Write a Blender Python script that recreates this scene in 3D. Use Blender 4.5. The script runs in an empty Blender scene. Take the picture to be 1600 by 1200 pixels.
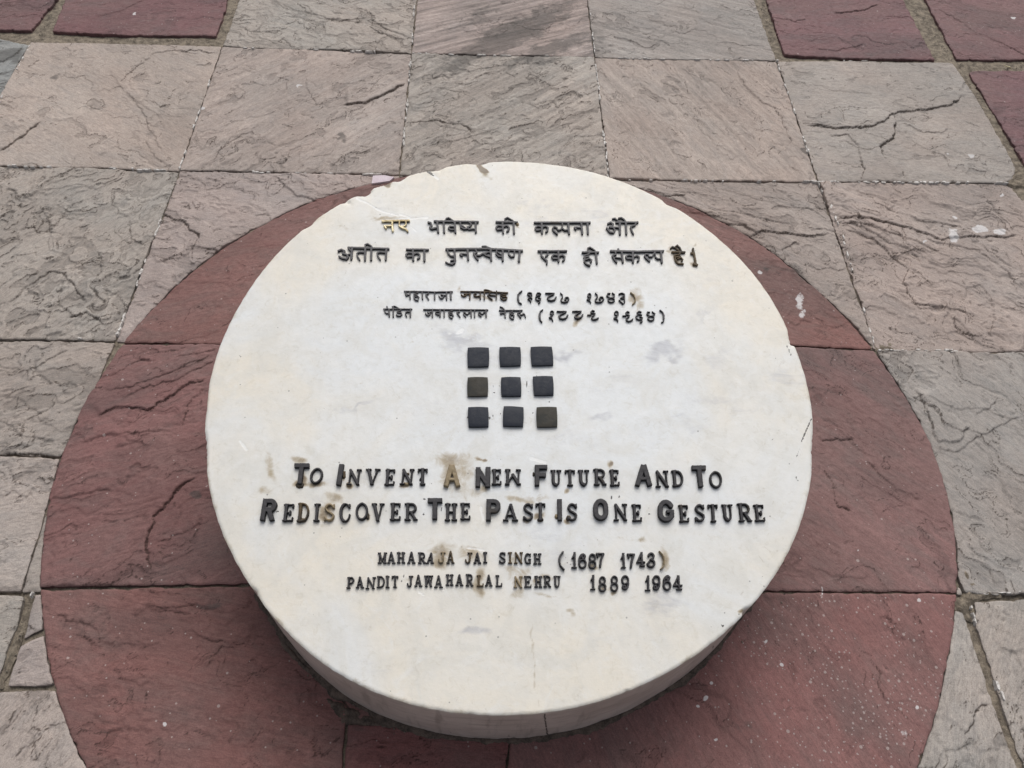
import bpy, math, random
import numpy as np
from mathutils import Matrix, Vector

random.seed(7)
rng = np.random.default_rng(7)
sc = bpy.context.scene
COL = sc.collection

# ------------------------------------------------------------------ camera
CAM_H = 1.5                       # eye height, metres
PITCH, ROLL = 0.95942, 0.05453
cp, sp = math.cos(PITCH), math.sin(PITCH)
_x, _u = np.array([1., 0, 0]), np.array([0, sp, cp])
FWD = np.array([0, cp, -sp])
RIGHT = _x * math.cos(ROLL) + _u * math.sin(ROLL)
UP = -_x * math.sin(ROLL) + _u * math.cos(ROLL)
cam_d = bpy.data.cameras.new('camera')
cam = bpy.data.objects.new('camera', cam_d)
COL.objects.link(cam)
cam_d.sensor_width = 36.0
cam_d.lens = 27.0
cam_d.clip_start = 0.02
cam_d.clip_end = 2000
M = Matrix.Identity(4)
for r in range(3):
    M[r][0], M[r][1], M[r][2] = RIGHT[r], UP[r], -FWD[r]
M[2][3] = CAM_H
cam.matrix_world = M
sc.camera = cam

# ------------------------------------------------------------------ sky and sun (bright overcast)
SUN_EL, SUN_AZ = 50.0, 6.0        # the sun behind thin cloud stands beyond the drum
world = bpy.data.worlds.new('World')
sc.world = world
world.use_nodes = True
wn, wl = world.node_tree.nodes, world.node_tree.links
sky = wn.new('ShaderNodeTexSky')
sky.sky_type = 'NISHITA'
sky.sun_disc = False
sky.sun_elevation = math.radians(SUN_EL)
sky.sun_rotation = math.radians(SUN_AZ)
sky.dust_density = 4.0
hs = wn.new('ShaderNodeHueSaturation')
hs.inputs['Saturation'].default_value = 0.30
wl.new(sky.outputs[0], hs.inputs['Color'])
wl.new(hs.outputs[0], wn['Background'].inputs['Color'])
wn['Background'].inputs['Strength'].default_value = 0.106
sl = bpy.data.lights.new('sun', 'SUN')
sl.energy = 1.95
sl.angle = math.radians(50)
sl.color = (1.0, 0.975, 0.94)
so = bpy.data.objects.new('sun', sl)
COL.objects.link(so)
el, az = math.radians(SUN_EL), math.radians(SUN_AZ)
sdir = Vector((math.sin(az) * math.cos(el), math.cos(az) * math.cos(el), math.sin(el)))
so.rotation_euler = sdir.to_track_quat('Z', 'Y').to_euler()
so.location = sdir * 8
sc.view_settings.view_transform = 'Standard'
sc.view_settings.look = 'None'
sc.view_settings.exposure = 0.0
sc.view_settings.gamma = 1.0
sc.view_settings.use_curve_mapping = False

# ------------------------------------------------------------------ geometry of the place
F = 1200.0
S = 1.5
CX, CY, ZC, DR = -0.0019 * S, 0.5675 * S, 0.18265 * S, 0.3894 * S
SLY, SLX = 0.1262, 0.0067          # slope of the drum's cut top
NRM = np.array([-SLX, -SLY, 1.0]); NRM /= np.linalg.norm(NRM)
RCX, RCY, RR = -0.00345 * S, 0.57657 * S, 1.552974 * 0.41819669 * S


def rays(P):
    P = np.asarray(P, float).reshape(-1, 2)
    return np.outer((P[:, 0] - 800) / F, RIGHT) + np.outer((600 - P[:, 1]) / F, UP) + FWD


def ground(P, z=0.0):
    d = rays(P)
    t = (CAM_H - z) / (-d[:, 2])
    return d[:, :2] * t[:, None]


def on_top(P, h=0.0):
    d = rays(P)
    C0 = np.array([CX, CY, ZC]) + NRM * h
    t = ((C0 - np.array([0, 0, CAM_H])) @ NRM) / (d @ NRM)
    return d * t[:, None] + np.array([0, 0, CAM_H])


def photo(X):
    v = X - np.array([0, 0, CAM_H])
    z = np.maximum(v @ FWD, 1e-3)
    return np.stack([800 + F * (v @ RIGHT) / z, 600 - F * (v @ UP) / z], -1)


# ------------------------------------------------------------------ noise
def _h(ix, iy, seed):
    h = (ix.astype(np.int64) * 374761393 + iy.astype(np.int64) * 668265263 + seed * 974634777) & 0xffffffff
    h = ((h ^ (h >> 13)) * 1274126177) & 0xffffffff
    return ((h ^ (h >> 16)) & 0xffff) / 65536.0 * 2 * np.pi


def perlin(x, y, seed=0):
    x = np.asarray(x, float); y = np.asarray(y, float)
    xi, yi = np.floor(x), np.floor(y)
    xf, yf = x - xi, y - yi
    u, v = xf ** 3 * (xf * (xf * 6 - 15) + 10), yf ** 3 * (yf * (yf * 6 - 15) + 10)
    def g(a, b):
        t = _h(xi + a, yi + b, seed)
        return np.cos(t) * (xf - a) + np.sin(t) * (yf - b)
    n0 = g(0, 0) * (1 - u) + g(1, 0) * u
    n1 = g(0, 1) * (1 - u) + g(1, 1) * u
    return (n0 * (1 - v) + n1 * v) * 1.5


def fbm(x, y, seed=0, o=4, gain=0.5):
    s, a = 0, 1.0
    for k in range(o):
        s = s + a * perlin(x * 2 ** k, y * 2 ** k, seed + 17 * k)
        a *= gain
    return s


def sstep(a, b, x):
    t = np.clip((x - a) / (b - a), 0, 1)
    return t * t * (3 - 2 * t)


def poly_f(X, Y, poly):
    """signed distance to a polygon, positive inside"""
    d2 = np.full(X.shape, 1e9); ins = np.zeros(X.shape, bool)
    n = len(poly)
    for i in range(n):
        ax, ay = poly[i]; bx, by = poly[(i + 1) % n]
        ex, ey = bx - ax, by - ay
        t = np.clip(((X - ax) * ex + (Y - ay) * ey) / (ex * ex + ey * ey + 1e-12), 0, 1)
        d2 = np.minimum(d2, (X - ax - t * ex) ** 2 + (Y - ay - t * ey) ** 2)
        if abs(ey) > 1e-12:
            c = ((ay > Y) != (by > Y)) & (X < ex * (Y - ay) / ey + ax)
            ins ^= c
    d = np.sqrt(d2)
    return np.where(ins, d, -d)


def line_d(X, Y, pts):
    """distance to a polyline, its sign (positive = left of travel) and position 0..1 along it"""
    best = np.full(X.shape, 1e9); sg = np.zeros(X.shape); al = np.zeros(X.shape)
    pts = np.asarray(pts, float)
    L = np.r_[0, np.cumsum(np.hypot(*np.diff(pts, axis=0).T))]
    for i in range(len(pts) - 1):
        (ax, ay), (bx, by) = pts[i], pts[i + 1]
        ex, ey = bx - ax, by - ay
        l2 = ex * ex + ey * ey + 1e-12
        t = np.clip(((X - ax) * ex + (Y - ay) * ey) / l2, 0, 1)
        dx, dy = X - ax - t * ex, Y - ay - t * ey
        d = np.hypot(dx, dy)
        m = d < best
        best = np.where(m, d, best)
        sg = np.where(m, np.sign(ex * dy - ey * dx), sg)
        al = np.where(m, (L[i] + t * (L[i + 1] - L[i])) / L[-1], al)
    return best, sg, al


# ------------------------------------------------------------------ clipped-grid mesher
def clip_mesh(gx, gy, f):
    """cells of the grid where f>0; returns 2d points (as fractional grid index), faces, rim edges"""
    ny, nx = f.shape
    ins = f > 0
    idx = -np.ones(f.shape, np.int64)
    idx[ins] = np.arange(ins.sum())
    jj, ii = np.nonzero(ins)
    px = [ii.astype(float)]; py = [jj.astype(float)]
    cnt = len(ii)
    full = ins[:-1, :-1] & ins[:-1, 1:] & ins[1:, 1:] & ins[1:, :-1]
    anyi = ins[:-1, :-1] | ins[:-1, 1:] | ins[1:, 1:] | ins[1:, :-1]
    fj, fi = np.nonzero(full)
    quads = np.stack([idx[fj, fi], idx[fj, fi + 1], idx[fj + 1, fi + 1], idx[fj + 1, fi]], 1)
    ex = {}; ax_, ay_ = [], []; polys = []; rim = []
    bj, bi = np.nonzero(anyi & ~full)
    def cross(j0, i0, j1, i1):
        nonlocal cnt
        k = (j0, i0, j1, i1) if (j0, i0) < (j1, i1) else (j1, i1, j0, i0)
        v = ex.get(k)
        if v is None:
            a, b = f[k[0], k[1]], f[k[2], k[3]]
            t = min(max(a / (a - b), 0.02), 0.98)
            ax_.append(k[1] + t * (k[3] - k[1])); ay_.append(k[0] + t * (k[2] - k[0]))
            v = cnt; ex[k] = v; cnt += 1
        return v
    for j, i in zip(bj.tolist(), bi.tolist()):
        c = [(j, i), (j, i + 1), (j + 1, i + 1), (j + 1, i)]
        st = [ins[q] for q in c]
        if sum(st) == 2 and st[0] == st[2]:      # saddle: two corner triangles
            for q in range(4):
                if st[q]:
                    a = cross(*c[q], *c[(q + 1) % 4]); b = cross(*c[q - 1], *c[q])
                    polys.append((idx[c[q]], a, b)); rim.append((a, b))
            continue
        p = []; out_v = in_v = None
        for q in range(4):
            a, b = c[q], c[(q + 1) % 4]
            if st[q]: p.append(idx[a])
            if st[q] != st[(q + 1) % 4]:
                v = cross(*a, *b); p.append(v)
                if st[q]: out_v = v
                else: in_v = v
        polys.append(tuple(p)); rim.append((out_v, in_v))
    px = np.r_[px[0], ax_]; py = np.r_[py[0], ay_]
    return px, py, quads, polys, rim


def make_mesh(name, V, quads, polys, extra_quads=None, smooth=True):
    fs = [quads.astype(np.int32).ravel()]
    cnts = [np.full(len(quads), 4, np.int32)]
    if polys:
        fs.append(np.fromiter((v for p in polys for v in p), np.int32))
        cnts.append(np.fromiter((len(p) for p in polys), np.int32))
    if extra_quads is not None and len(extra_quads):
        fs.append(np.asarray(extra_quads, np.int32).ravel()); cnts.append(np.full(len(extra_quads), 4, np.int32))
    loops = np.concatenate(fs); cn = np.concatenate(cnts)
    me = bpy.data.meshes.new(name)
    me.vertices.add(len(V)); me.vertices.foreach_set('co', np.asarray(V, np.float32).ravel())
    me.loops.add(len(loops)); me.loops.foreach_set('vertex_index', loops)
    me.polygons.add(len(cn))
    me.polygons.foreach_set('loop_start', np.r_[0, np.cumsum(cn)[:-1]].astype(np.int32))
    me.polygons.foreach_set('loop_total', cn)
    sm = np.full(len(cn), smooth)
    if extra_quads is not None and len(extra_quads): sm[-len(extra_quads):] = False
    me.polygons.foreach_set('use_smooth', sm)
    me.update(calc_edges=True)
    me.validate()
    return me


def add_col(me, name, C):
    a = me.attributes.new(name, 'FLOAT_COLOR', 'POINT')
    C = np.c_[C, np.ones(len(C))] if C.shape[1] == 3 else C
    a.data.foreach_set('color', np.asarray(C, np.float32).ravel())


def add_vec(me, name, C):
    a = me.attributes.new(name, 'FLOAT_VECTOR', 'POINT')
    a.data.foreach_set('vector', np.asarray(C, np.float32).ravel())


def link(name, me, mat, parent=None, origin=(0, 0, 0)):
    o = bpy.data.objects.new(name, me)
    me.materials.clear()
    me.materials.append(mat)
    COL.objects.link(o)
    o.location = origin
    if parent is not None:
        o.parent = parent
        o.location = Vector(origin) - parent.location
    return o


# ------------------------------------------------------------------ materials
def srgb(r, g, b):
    return tuple((c / 255 / 12.92) if c / 255 <= 0.04045 else ((c / 255 + 0.055) / 1.055) ** 2.4 for c in (r, g, b))


class NT:
    def __init__(s, name):
        s.m = bpy.data.materials.new(name); s.m.use_nodes = True
        s.t = s.m.node_tree; s.n = s.t.nodes; s.b = s.n['Principled BSDF']
    def new(s, ty, **kw):
        nd = s.n.new(ty)
        for k, v in kw.items():
            if k in nd.inputs: s.put(nd.inputs[k], v)
            else: setattr(nd, k, v)
        return nd
    def put(s, sock, v):
        if isinstance(v, bpy.types.NodeSocket): s.t.links.new(v, sock)
        else: sock.default_value = v
    def math(s, op, a, b=None, clamp=False):
        nd = s.n.new('ShaderNodeMath'); nd.operation = op; nd.use_clamp = clamp
        s.put(nd.inputs[0], a)
        if b is not None: s.put(nd.inputs[1], b)
        return nd.outputs[0]
    def mix(s, f, a, b, mode='MIX'):
        nd = s.n.new('ShaderNodeMix'); nd.data_type = 'RGBA'; nd.blend_type = mode
        s.put(nd.inputs[0], f); s.put(nd.inputs[6], a); s.put(nd.inputs[7], b)
        return nd.outputs[2]
    def noise(s, vec, scale, detail=4, rough=0.5, dist=0.0):
        nd = s.new('ShaderNodeTexNoise', Vector=vec, Scale=scale, Detail=detail, Roughness=rough, Distortion=dist)
        return nd.outputs['Fac']
    def ramp(s, v, a, b, lo=0.0, hi=1.0, smooth=True):
        nd = s.n.new('ShaderNodeMapRange'); nd.interpolation_type = 'SMOOTHSTEP' if smooth else 'LINEAR'
        s.put(nd.inputs[0], v)
        for k, q in zip((1, 2, 3, 4), (a, b, lo, hi)): nd.inputs[k].default_value = q
        return nd.outputs[0]
    def attr(s, name):
        return s.new('ShaderNodeAttribute', attribute_name=name)


def stone_material(name, rough=0.82, terr=1.0, spec=0.3, mottle=(0.86, 0.90, 0.93, 1)):
    k = NT(name)
    base = k.attr('base').outputs['Color']
    tc = k.attr('tc').outputs['Vector']          # slab coordinates, stretched along its cleavage
    pos = k.new('ShaderNodeNewGeometry').outputs['Position']
    msk = k.new('ShaderNodeSeparateColor', Color=k.attr('mask').outputs['Color'])
    paint, dirt, speck = msk.outputs[0], msk.outputs[1], msk.outputs[2]
    split = k.new('ShaderNodeSeparateXYZ', Vector=k.attr('split').outputs['Vector']).outputs[0]
    n2 = k.noise(tc, 15.0, 7, 0.66, 0.5)
    q2 = k.math('MULTIPLY', n2, 7.0)
    fr2 = k.math('FRACT', q2); st2 = k.ramp(fr2, 0.86, 1.0)
    h2 = k.math('ADD', k.math('FLOOR', q2), st2)
    g = k.noise(pos, 420, 3, 0.6)
    g2 = k.noise(tc, 70, 6, 0.7)
    h = k.math('MULTIPLY', h2, 0.00035 * terr)
    h = k.math('ADD', h, k.math('MULTIPLY', g, 0.00040))
    h = k.math('ADD', h, k.math('MULTIPLY', g2, 0.0010))
    bump = k.new('ShaderNodeBump', Height=h, Strength=1.0, Distance=1.0)
    # colour: mineral grain, mottling, soil and shade painted dark along the split edges
    c = k.mix(k.ramp(g, 0.3, 0.7), k.mix(1.0, base, (0.84, 0.84, 0.85, 1), 'MULTIPLY'), k.mix(1.0, base, (1.13, 1.12, 1.11, 1), 'MULTIPLY'))
    c = k.mix(k.ramp(g2, 0.40, 0.66, 0, 0.45), c, k.mix(1.0, c, (0.68, 0.69, 0.71, 1), 'MULTIPLY'))
    mo = k.noise(tc, 9, 6, 0.65, 1.0)
    c = k.mix(k.ramp(mo, 0.45, 0.65, 0, 0.5), c, k.mix(1.0, c, mottle, 'MULTIPLY'))
    mo2 = k.noise(pos, 26, 5, 0.7, 0.5)
    c = k.mix(k.ramp(mo2, 0.52, 0.70, 0, 0.5), c, k.mix(1.0, c, (1.22, 1.22, 1.22, 1), 'MULTIPLY'))
    stv = k.new('ShaderNodeVectorMath', operation='MULTIPLY'); k.put(stv.inputs[0], tc); stv.inputs[1].default_value = (2.2, 26.0, 1.0)
    sr = k.noise(stv.outputs[0], 7.0, 6, 0.72, 0.15)
    c = k.mix(k.ramp(sr, 0.48, 0.66, 0, 0.42), c, k.mix(1.0, c, (0.66, 0.67, 0.70, 1), 'MULTIPLY'))
    c = k.mix(k.ramp(sr, 0.50, 0.34, 0, 0.30), c, k.mix(1.0, c, (1.22, 1.20, 1.18, 1), 'MULTIPLY'))
    edge2 = k.math('MULTIPLY', k.ramp(fr2, 0.80, 0.93), k.ramp(k.noise(pos, 6, 3), 0.45, 0.6))
    c = k.mix(k.math('MULTIPLY', edge2, 0.35 * terr), c, k.mix(1.0, c, (0.50, 0.47, 0.43, 1), 'MULTIPLY'))
    sp = k.math('MULTIPLY', k.ramp(split, 0.12, 0.75), k.ramp(g2, 0.25, 0.5, .65, 1.0))
    c = k.mix(k.math('MULTIPLY', sp, 0.88), c, k.mix(1.0, c, (0.24, 0.21, 0.19, 1), 'MULTIPLY'))
    dn = k.ramp(k.math('ADD', dirt, k.math('MULTIPLY', k.math('SUBTRACT', k.noise(tc, 38, 6, 0.7), 0.5), 1.2)), 0.30, 0.80)
    c = k.mix(k.math('MULTIPLY', dn, 0.62), c, (0.062, 0.058, 0.054, 1))
    # dried paint drops, sown only where the mask says
    vo = k.new('ShaderNodeTexVoronoi', Vector=pos, Scale=100.0, voronoi_dimensions='2D')
    rc = k.new('ShaderNodeSeparateColor', Color=vo.outputs['Color'])
    rad = k.ramp(rc.outputs[0], 0.0, 1.0, 0.09, 0.17, smooth=False)
    rad = k.math('MULTIPLY', rad, k.ramp(rc.outputs[1], 0.75, 1.0, 1.0, 2.0, smooth=False))
    dot = k.math('MULTIPLY', k.math('LESS_THAN', vo.outputs['Distance'], rad), k.math('GREATER_THAN', speck, rc.outputs[2]))
    c = k.mix(k.math('MULTIPLY', dot, 0.6), c, (0.42, 0.36, 0.34, 1))
    pn = k.ramp(k.math('ADD', paint, k.math('MULTIPLY', k.math('SUBTRACT', k.noise(pos, 90, 4, 0.7), 0.5), 0.9)), 0.4, 0.6)
    c = k.mix(k.math('MULTIPLY', pn, 0.8), c, (0.62, 0.60, 0.60, 1))
    k.put(k.b.inputs['Base Color'], c)
    k.put(k.b.inputs['Roughness'], k.ramp(g2, 0.3, 0.7, rough - 0.12, rough + 0.1))
    k.put(k.b.inputs['Specular IOR Level'], spec)
    k.put(k.b.inputs['Normal'], bump.outputs[0])
    return k.m


GREY = stone_material('grey_sandstone')
RED = stone_material('red_sandstone', rough=0.76, terr=0.6, spec=0.3, mottle=(0.80, 0.98, 0.98, 1))


def simple_rock(name, c1, c2, sc1=60, bump=0.004, rough=0.95):
    k = NT(name)
    pos = k.new('ShaderNodeNewGeometry').outputs['Position']
    n = k.noise(pos, sc1, 6, 0.65); n2 = k.noise(pos, sc1 * 6, 4, 0.7)
    k.put(k.b.inputs['Base Color'], k.mix(k.ramp(k.math('ADD', n, k.math('MULTIPLY', n2, .5)), 0.5, 1.0), c1 + (1,), c2 + (1,)))
    b = k.new('ShaderNodeBump', Height=k.math('ADD', n, k.math('MULTIPLY', n2, 0.4)), Strength=1.0, Distance=bump)
    k.put(k.b.inputs['Roughness'], rough); k.put(k.b.inputs['Normal'], b.outputs[0])
    return k.m


MORTAR = simple_rock('cement_mortar', (0.075, 0.060, 0.046), (0.30, 0.250, 0.190))
GRIME = simple_rock('dark_cement', (0.045, 0.034, 0.028), (0.17, 0.125, 0.10))
LIME = simple_rock('white_lime', (0.42, 0.39, 0.36), (0.80, 0.77, 0.74), 120, 0.002)
PINKCHIP = simple_rock('pale_chip', (0.55, 0.46, 0.50), (0.66, 0.58, 0.62), 50, 0.001)


def marble_material():
    k = NT('white_marble')
    pos = k.new('ShaderNodeNewGeometry').outputs['Position']
    sep = k.new('ShaderNodeSeparateColor', Color=k.attr('stain').outputs['Color'])
    brown, vein, scratch = sep.outputs[0], sep.outputs[1], sep.outputs[2]
    sep2 = k.new('ShaderNodeSeparateColor', Color=k.attr('stain2').outputs['Color'])
    warm, black, side = sep2.outputs[0], sep2.outputs[1], sep2.outputs[2]
    big = k.noise(pos, 3.2, 5, 0.55, 0.8)
    med = k.noise(pos, 11, 6, 0.6, 1.2)
    fine = k.noise(pos, 90, 5, 0.7)
    cool = (0.735, 0.75, 0.757, 1); warmc = (0.775, 0.725, 0.635, 1)
    wf = k.ramp(k.math('ADD', warm, k.math('MULTIPLY', k.math('SUBTRACT', big, 0.5), 2.2)), 0.1, 0.95)
    c = k.mix(wf, cool, warmc)
    c = k.mix(k.ramp(med, 0.42, 0.68, 0, 0.55), c, (0.66, 0.645, 0.60, 1))
    c = k.mix(k.ramp(k.noise(pos, 19, 6, .65, 2.0), 0.5, 0.7, 0, 0.35), c, (0.80, 0.80, 0.79, 1))
    c = k.mix(k.ramp(fine, 0.35, 0.75, 0, 0.14), c, (0.50, 0.49, 0.46, 1))
    # grey cloud veins
    vmp = k.new('ShaderNodeMapping', Vector=pos); vmp.inputs['Rotation'].default_value = (0, 0, -.35); vmp.inputs['Scale'].default_value = (.8, 2.2, 1)
    vn = k.noise(vmp.outputs[0], 22, 8, 0.72, 1.2)
    vv = k.ramp(k.math('ADD', vein, k.math('MULTIPLY', k.math('SUBTRACT', vn, 0.5), k.ramp(vein, 0, .2, .8, 1.5))), 0.0, 1.10)
    c = k.mix(k.math('MULTIPLY', vv, 0.72), c, (0.36, 0.365, 0.41, 1))
    # rust and bronze stains
    bn = k.noise(pos, 45, 6, 0.68, 0.8)
    bb = k.ramp(k.math('ADD', brown, k.math('MULTIPLY', k.math('SUBTRACT', bn, 0.5), k.ramp(brown, 0, .15, .3, 1.1))), 0.08, 0.62)
    c = k.mix(k.math('MULTIPLY', bb, 0.9), c, k.mix(k.ramp(k.math('ADD', brown, k.math('MULTIPLY', k.math('SUBTRACT', k.noise(pos, 110, 5, .7), .5), .7)), 0.32, 0.9), (0.42, 0.345, 0.235, 1), (0.15, 0.10, 0.05, 1)))
    # faint sowing of small stains over the whole face
    sm = k.math('MULTIPLY', k.ramp(k.noise(pos, 34, 5, 0.7, 2.0), 0.62, 0.72), k.ramp(k.noise(pos, 5, 2), 0.45, 0.6))
    c = k.mix(k.math('MULTIPLY', sm, 0.40), c, (0.40, 0.34, 0.25, 1))
    vo = k.new('ShaderNodeTexVoronoi', Vector=pos, Scale=42.0, voronoi_dimensions='2D')
    rc = k.new('ShaderNodeSeparateColor', Color=vo.outputs['Color'])
    fl = k.noise(pos, 55, 7, 0.75, 1.0)
    c = k.mix(k.ramp(fl, 0.52, 0.66, 0, 0.36), c, k.mix(1.0, c, (0.80, 0.77, 0.70, 1), 'MULTIPLY'))
    pit = k.math('LESS_THAN', vo.outputs['Distance'], k.ramp(rc.outputs[0], 0.90, 1.0, 0.0, 0.07, smooth=False))
    c = k.mix(k.math('MULTIPLY', pit, 0.55), c, (0.14, 0.13, 0.12, 1))
    sn = k.ramp(k.math('ADD', scratch, k.math('MULTIPLY', k.math('SUBTRACT', k.noise(pos, 70, 3, .6), 0.5), 0.7)), 0.45, 0.8)
    c = k.mix(k.math('MULTIPLY', sn, 0.6), c, (0.86, 0.86, 0.85, 1))
    kb = k.ramp(k.math('ADD', black, k.math('MULTIPLY', k.math('SUBTRACT', k.noise(pos, 150, 3, .7), 0.5), 0.9)), 0.42, 0.7)
    c = k.mix(k.math('MULTIPLY', kb, 0.9), c, (0.035, 0.03, 0.027, 1))
    # unpolished, dusty sawn side; its shade and red ground bounce are painted in
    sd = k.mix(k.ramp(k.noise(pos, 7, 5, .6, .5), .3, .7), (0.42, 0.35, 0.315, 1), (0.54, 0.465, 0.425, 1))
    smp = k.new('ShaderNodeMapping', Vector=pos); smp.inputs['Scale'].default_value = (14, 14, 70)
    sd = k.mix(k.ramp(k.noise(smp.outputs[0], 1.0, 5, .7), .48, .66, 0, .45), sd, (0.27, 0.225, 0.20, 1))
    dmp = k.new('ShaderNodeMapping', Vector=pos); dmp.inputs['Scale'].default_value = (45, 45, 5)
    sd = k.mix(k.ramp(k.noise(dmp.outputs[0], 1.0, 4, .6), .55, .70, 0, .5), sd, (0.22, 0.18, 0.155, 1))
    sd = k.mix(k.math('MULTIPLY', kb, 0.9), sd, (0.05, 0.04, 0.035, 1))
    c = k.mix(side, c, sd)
    k.put(k.b.inputs['Base Color'], c)
    k.put(k.b.inputs['Roughness'], k.math('ADD', k.ramp(fine, .3, .7, .36, .52), k.math('MULTIPLY', side, 0.25)))
    k.put(k.b.inputs['Specular IOR Level'], 0.4)
    k.put(k.b.inputs['Subsurface Weight'], 0.12)
    k.put(k.b.inputs['Subsurface Radius'], (0.01, 0.009, 0.008))
    k.put(k.b.inputs['Subsurface Scale'], 0.4)
    hh = k.math('ADD', k.math('MULTIPLY', fine, 0.0005), k.math('MULTIPLY', k.noise(pos, 6, 3), 0.003))
    hh = k.math('SUBTRACT', hh, k.math('MULTIPLY', kb, 0.0012))
    hh = k.math('SUBTRACT', hh, k.math('MULTIPLY', sn, 0.0003))
    k.put(k.b.inputs['Normal'], k.new('ShaderNodeBump', Height=hh, Strength=0.8, Distance=1.0).outputs[0])
    return k.m


def metal_material(name, dark, light, worn, wornamt, rough=0.42, metallic=0.35):
    """painted cast letters: dark coat, paler upward faces, bare alloy where the coat has gone"""
    k = NT(name)
    geo = k.new('ShaderNodeNewGeometry')
    pos = geo.outputs['Position']
    up = k.new('ShaderNodeSeparateXYZ', Vector=k.new('ShaderNodeNewGeometry').outputs['True Normal']).outputs[2]
    n = k.noise(pos, 130, 6, 0.7); n2 = k.noise(pos, 22, 3, .6)
    c = k.mix(k.math('MULTIPLY', k.ramp(n, 0.3, 0.75, .6, 1.0), k.ramp(up, .25, .7)), dark + (1,), light + (1,))  # upturned faces take the paler tone, walls the dark one
    w = k.ramp(k.math('ADD', n2, k.math('MULTIPLY', n, 0.4)), 0.95 - wornamt, 1.02 - wornamt * 0.8)
    c = k.mix(w, c, worn + (1,))
    k.put(k.b.inputs['Base Color'], c)
    k.put(k.b.inputs['Metallic'], metallic); k.put(k.b.inputs['Specular IOR Level'], 0.2)
    k.put(k.b.inputs['Roughness'], k.ramp(n, .3, .7, rough - .08, rough + .18))
    k.put(k.b.inputs['Normal'], k.new('ShaderNodeBump', Height=n, Strength=0.6, Distance=0.0012).outputs[0])
    return k.m


MARBLE = marble_material()
COAT = metal_material('dark_coated_metal', (0.012, 0.011, 0.012), (0.066, 0.063, 0.067), (0.056, 0.048, 0.042), 0.08, 0.5, 0.0)
BROWNED = metal_material('browned_metal', (0.020, 0.015, 0.011), (0.066, 0.056, 0.048), (0.10, 0.072, 0.042), 0.36, 0.5, 0.0)
BRASS = metal_material('bare_brass', (0.060, 0.043, 0.024), (0.200, 0.160, 0.110), (0.26, 0.205, 0.13), 0.45, 0.5, 0.1)
BRIGHT = metal_material('polished_brass', (0.04, 0.030, 0.016), (0.34, 0.27, 0.15), (0.60, 0.52, 0.34), 0.30, 0.35, 0.4)
COAT2 = metal_material('greyed_coated_metal', (0.012, 0.011, 0.012), (0.150, 0.145, 0.150), (0.09, 0.08, 0.072), 0.10, 0.5, 0.0)
SLATE = metal_material('slate_blue_metal', (0.016, 0.018, 0.025), (0.024, 0.028, 0.040), (0.030, 0.033, 0.042), 0.25, 0.5, 0.0)
SLATE2 = metal_material('olive_grey_metal', (0.020, 0.020, 0.018), (0.036, 0.036, 0.032), (0.050, 0.046, 0.038), 0.30, 0.55, 0.0)

# ------------------------------------------------------------------ the paving
GYAW, TX, TY, GS = 0.05290894, -0.68937051 * S, 1.5788359 * S, 0.41819669 * S
ROWS = [0, 0.41257234 * S, 0.83620154 * S, 1.25318864 * S]


def gridpt(i, j):
    """joint crossing i columns right of and j rows nearer than the reference crossing"""
    y = -(ROWS[j] if 0 <= j <= 3 else (j * GS if j < 0 else ROWS[3] + (j - 3) * GS))
    x = i * GS
    return (TX + math.cos(GYAW) * x - math.sin(GYAW) * y, TY + math.sin(GYAW) * x + math.cos(GYAW) * y)


PX = {(-1, 0): (48, 66), (0, 0): (347, 72), (1, 0): (643, 83), (2, 0): (929, 90), (3, 0): (1214, 95), (4, 0): (1492, 98),
      (0, 1): (280, 267), (1, 1): (624, 273), (2, 1): (952, 280), (3, 1): (1279, 284), (4, 1): (1588, 285),
      (0, 2): (180, 533), (3, 2): (1370, 547), (0, 3): (33, 925), (3, 3): (1507, 930)}


def node(i, j):
    if (i, j) in PX: return tuple(ground(PX[(i, j)])[0])
    return gridpt(i, j)


def G(*pts):
    return [tuple(q) for q in ground(pts)]


# measured outline of the red circle, as a radius for each bearing
_red = np.array([(150, 605), (100, 700), (75, 790), (65, 900), (66, 970), (80, 1060), (100, 1120), (132, 1195), (195, 530), (280, 442), (340, 390), (450, 330), (580, 287), (1035, 305), (1170, 370), (1265, 445), (1310, 485), (1355, 530), (1390, 590), (1415, 615), (1465, 715), (1485, 800), (1505, 900), (1488, 950), (1482, 1015), (1470, 1080), (1440, 1195)], float)
_disc = np.array([(320, 675), (1271.5, 665), (800, 252), (452, 375), (375, 475), (335, 565), (950, 275), (1040, 315), (1120, 370), (1185, 435), (1235, 525), (325, 750), (350, 840), (400, 925), (475, 1015), (575, 1080), (675, 1107), (800, 1116), (900, 1105), (1020, 1060), (1110, 1005), (1170, 950), (1225, 880), (1260, 785)], float)


def radial(P, cx, cy, R0, sig):
    th0 = np.arctan2(P[:, 1] - cy, P[:, 0] - cx); dr = np.hypot(P[:, 0] - cx, P[:, 1] - cy) - R0
    tt = np.linspace(-np.pi, np.pi, 721)
    w = np.exp(-0.5 * ((np.angle(np.exp(1j * (tt[:, None] - th0)))) / sig) ** 2)
    v = (w @ dr) / (w.sum(1) + 0.15)
    return lambda th: R0 + np.interp(th, tt, v)


RED_R = radial(ground(_red), RCX, RCY, RR, 0.10)
DRUM_R = radial(on_top(_disc)[:, :2], CX, CY, DR, 0.16)


def red_f(X, Y):
    th = np.arctan2(Y - RCY, X - RCX)
    return RED_R(th) - np.hypot(X - RCX, Y - RCY)


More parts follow.
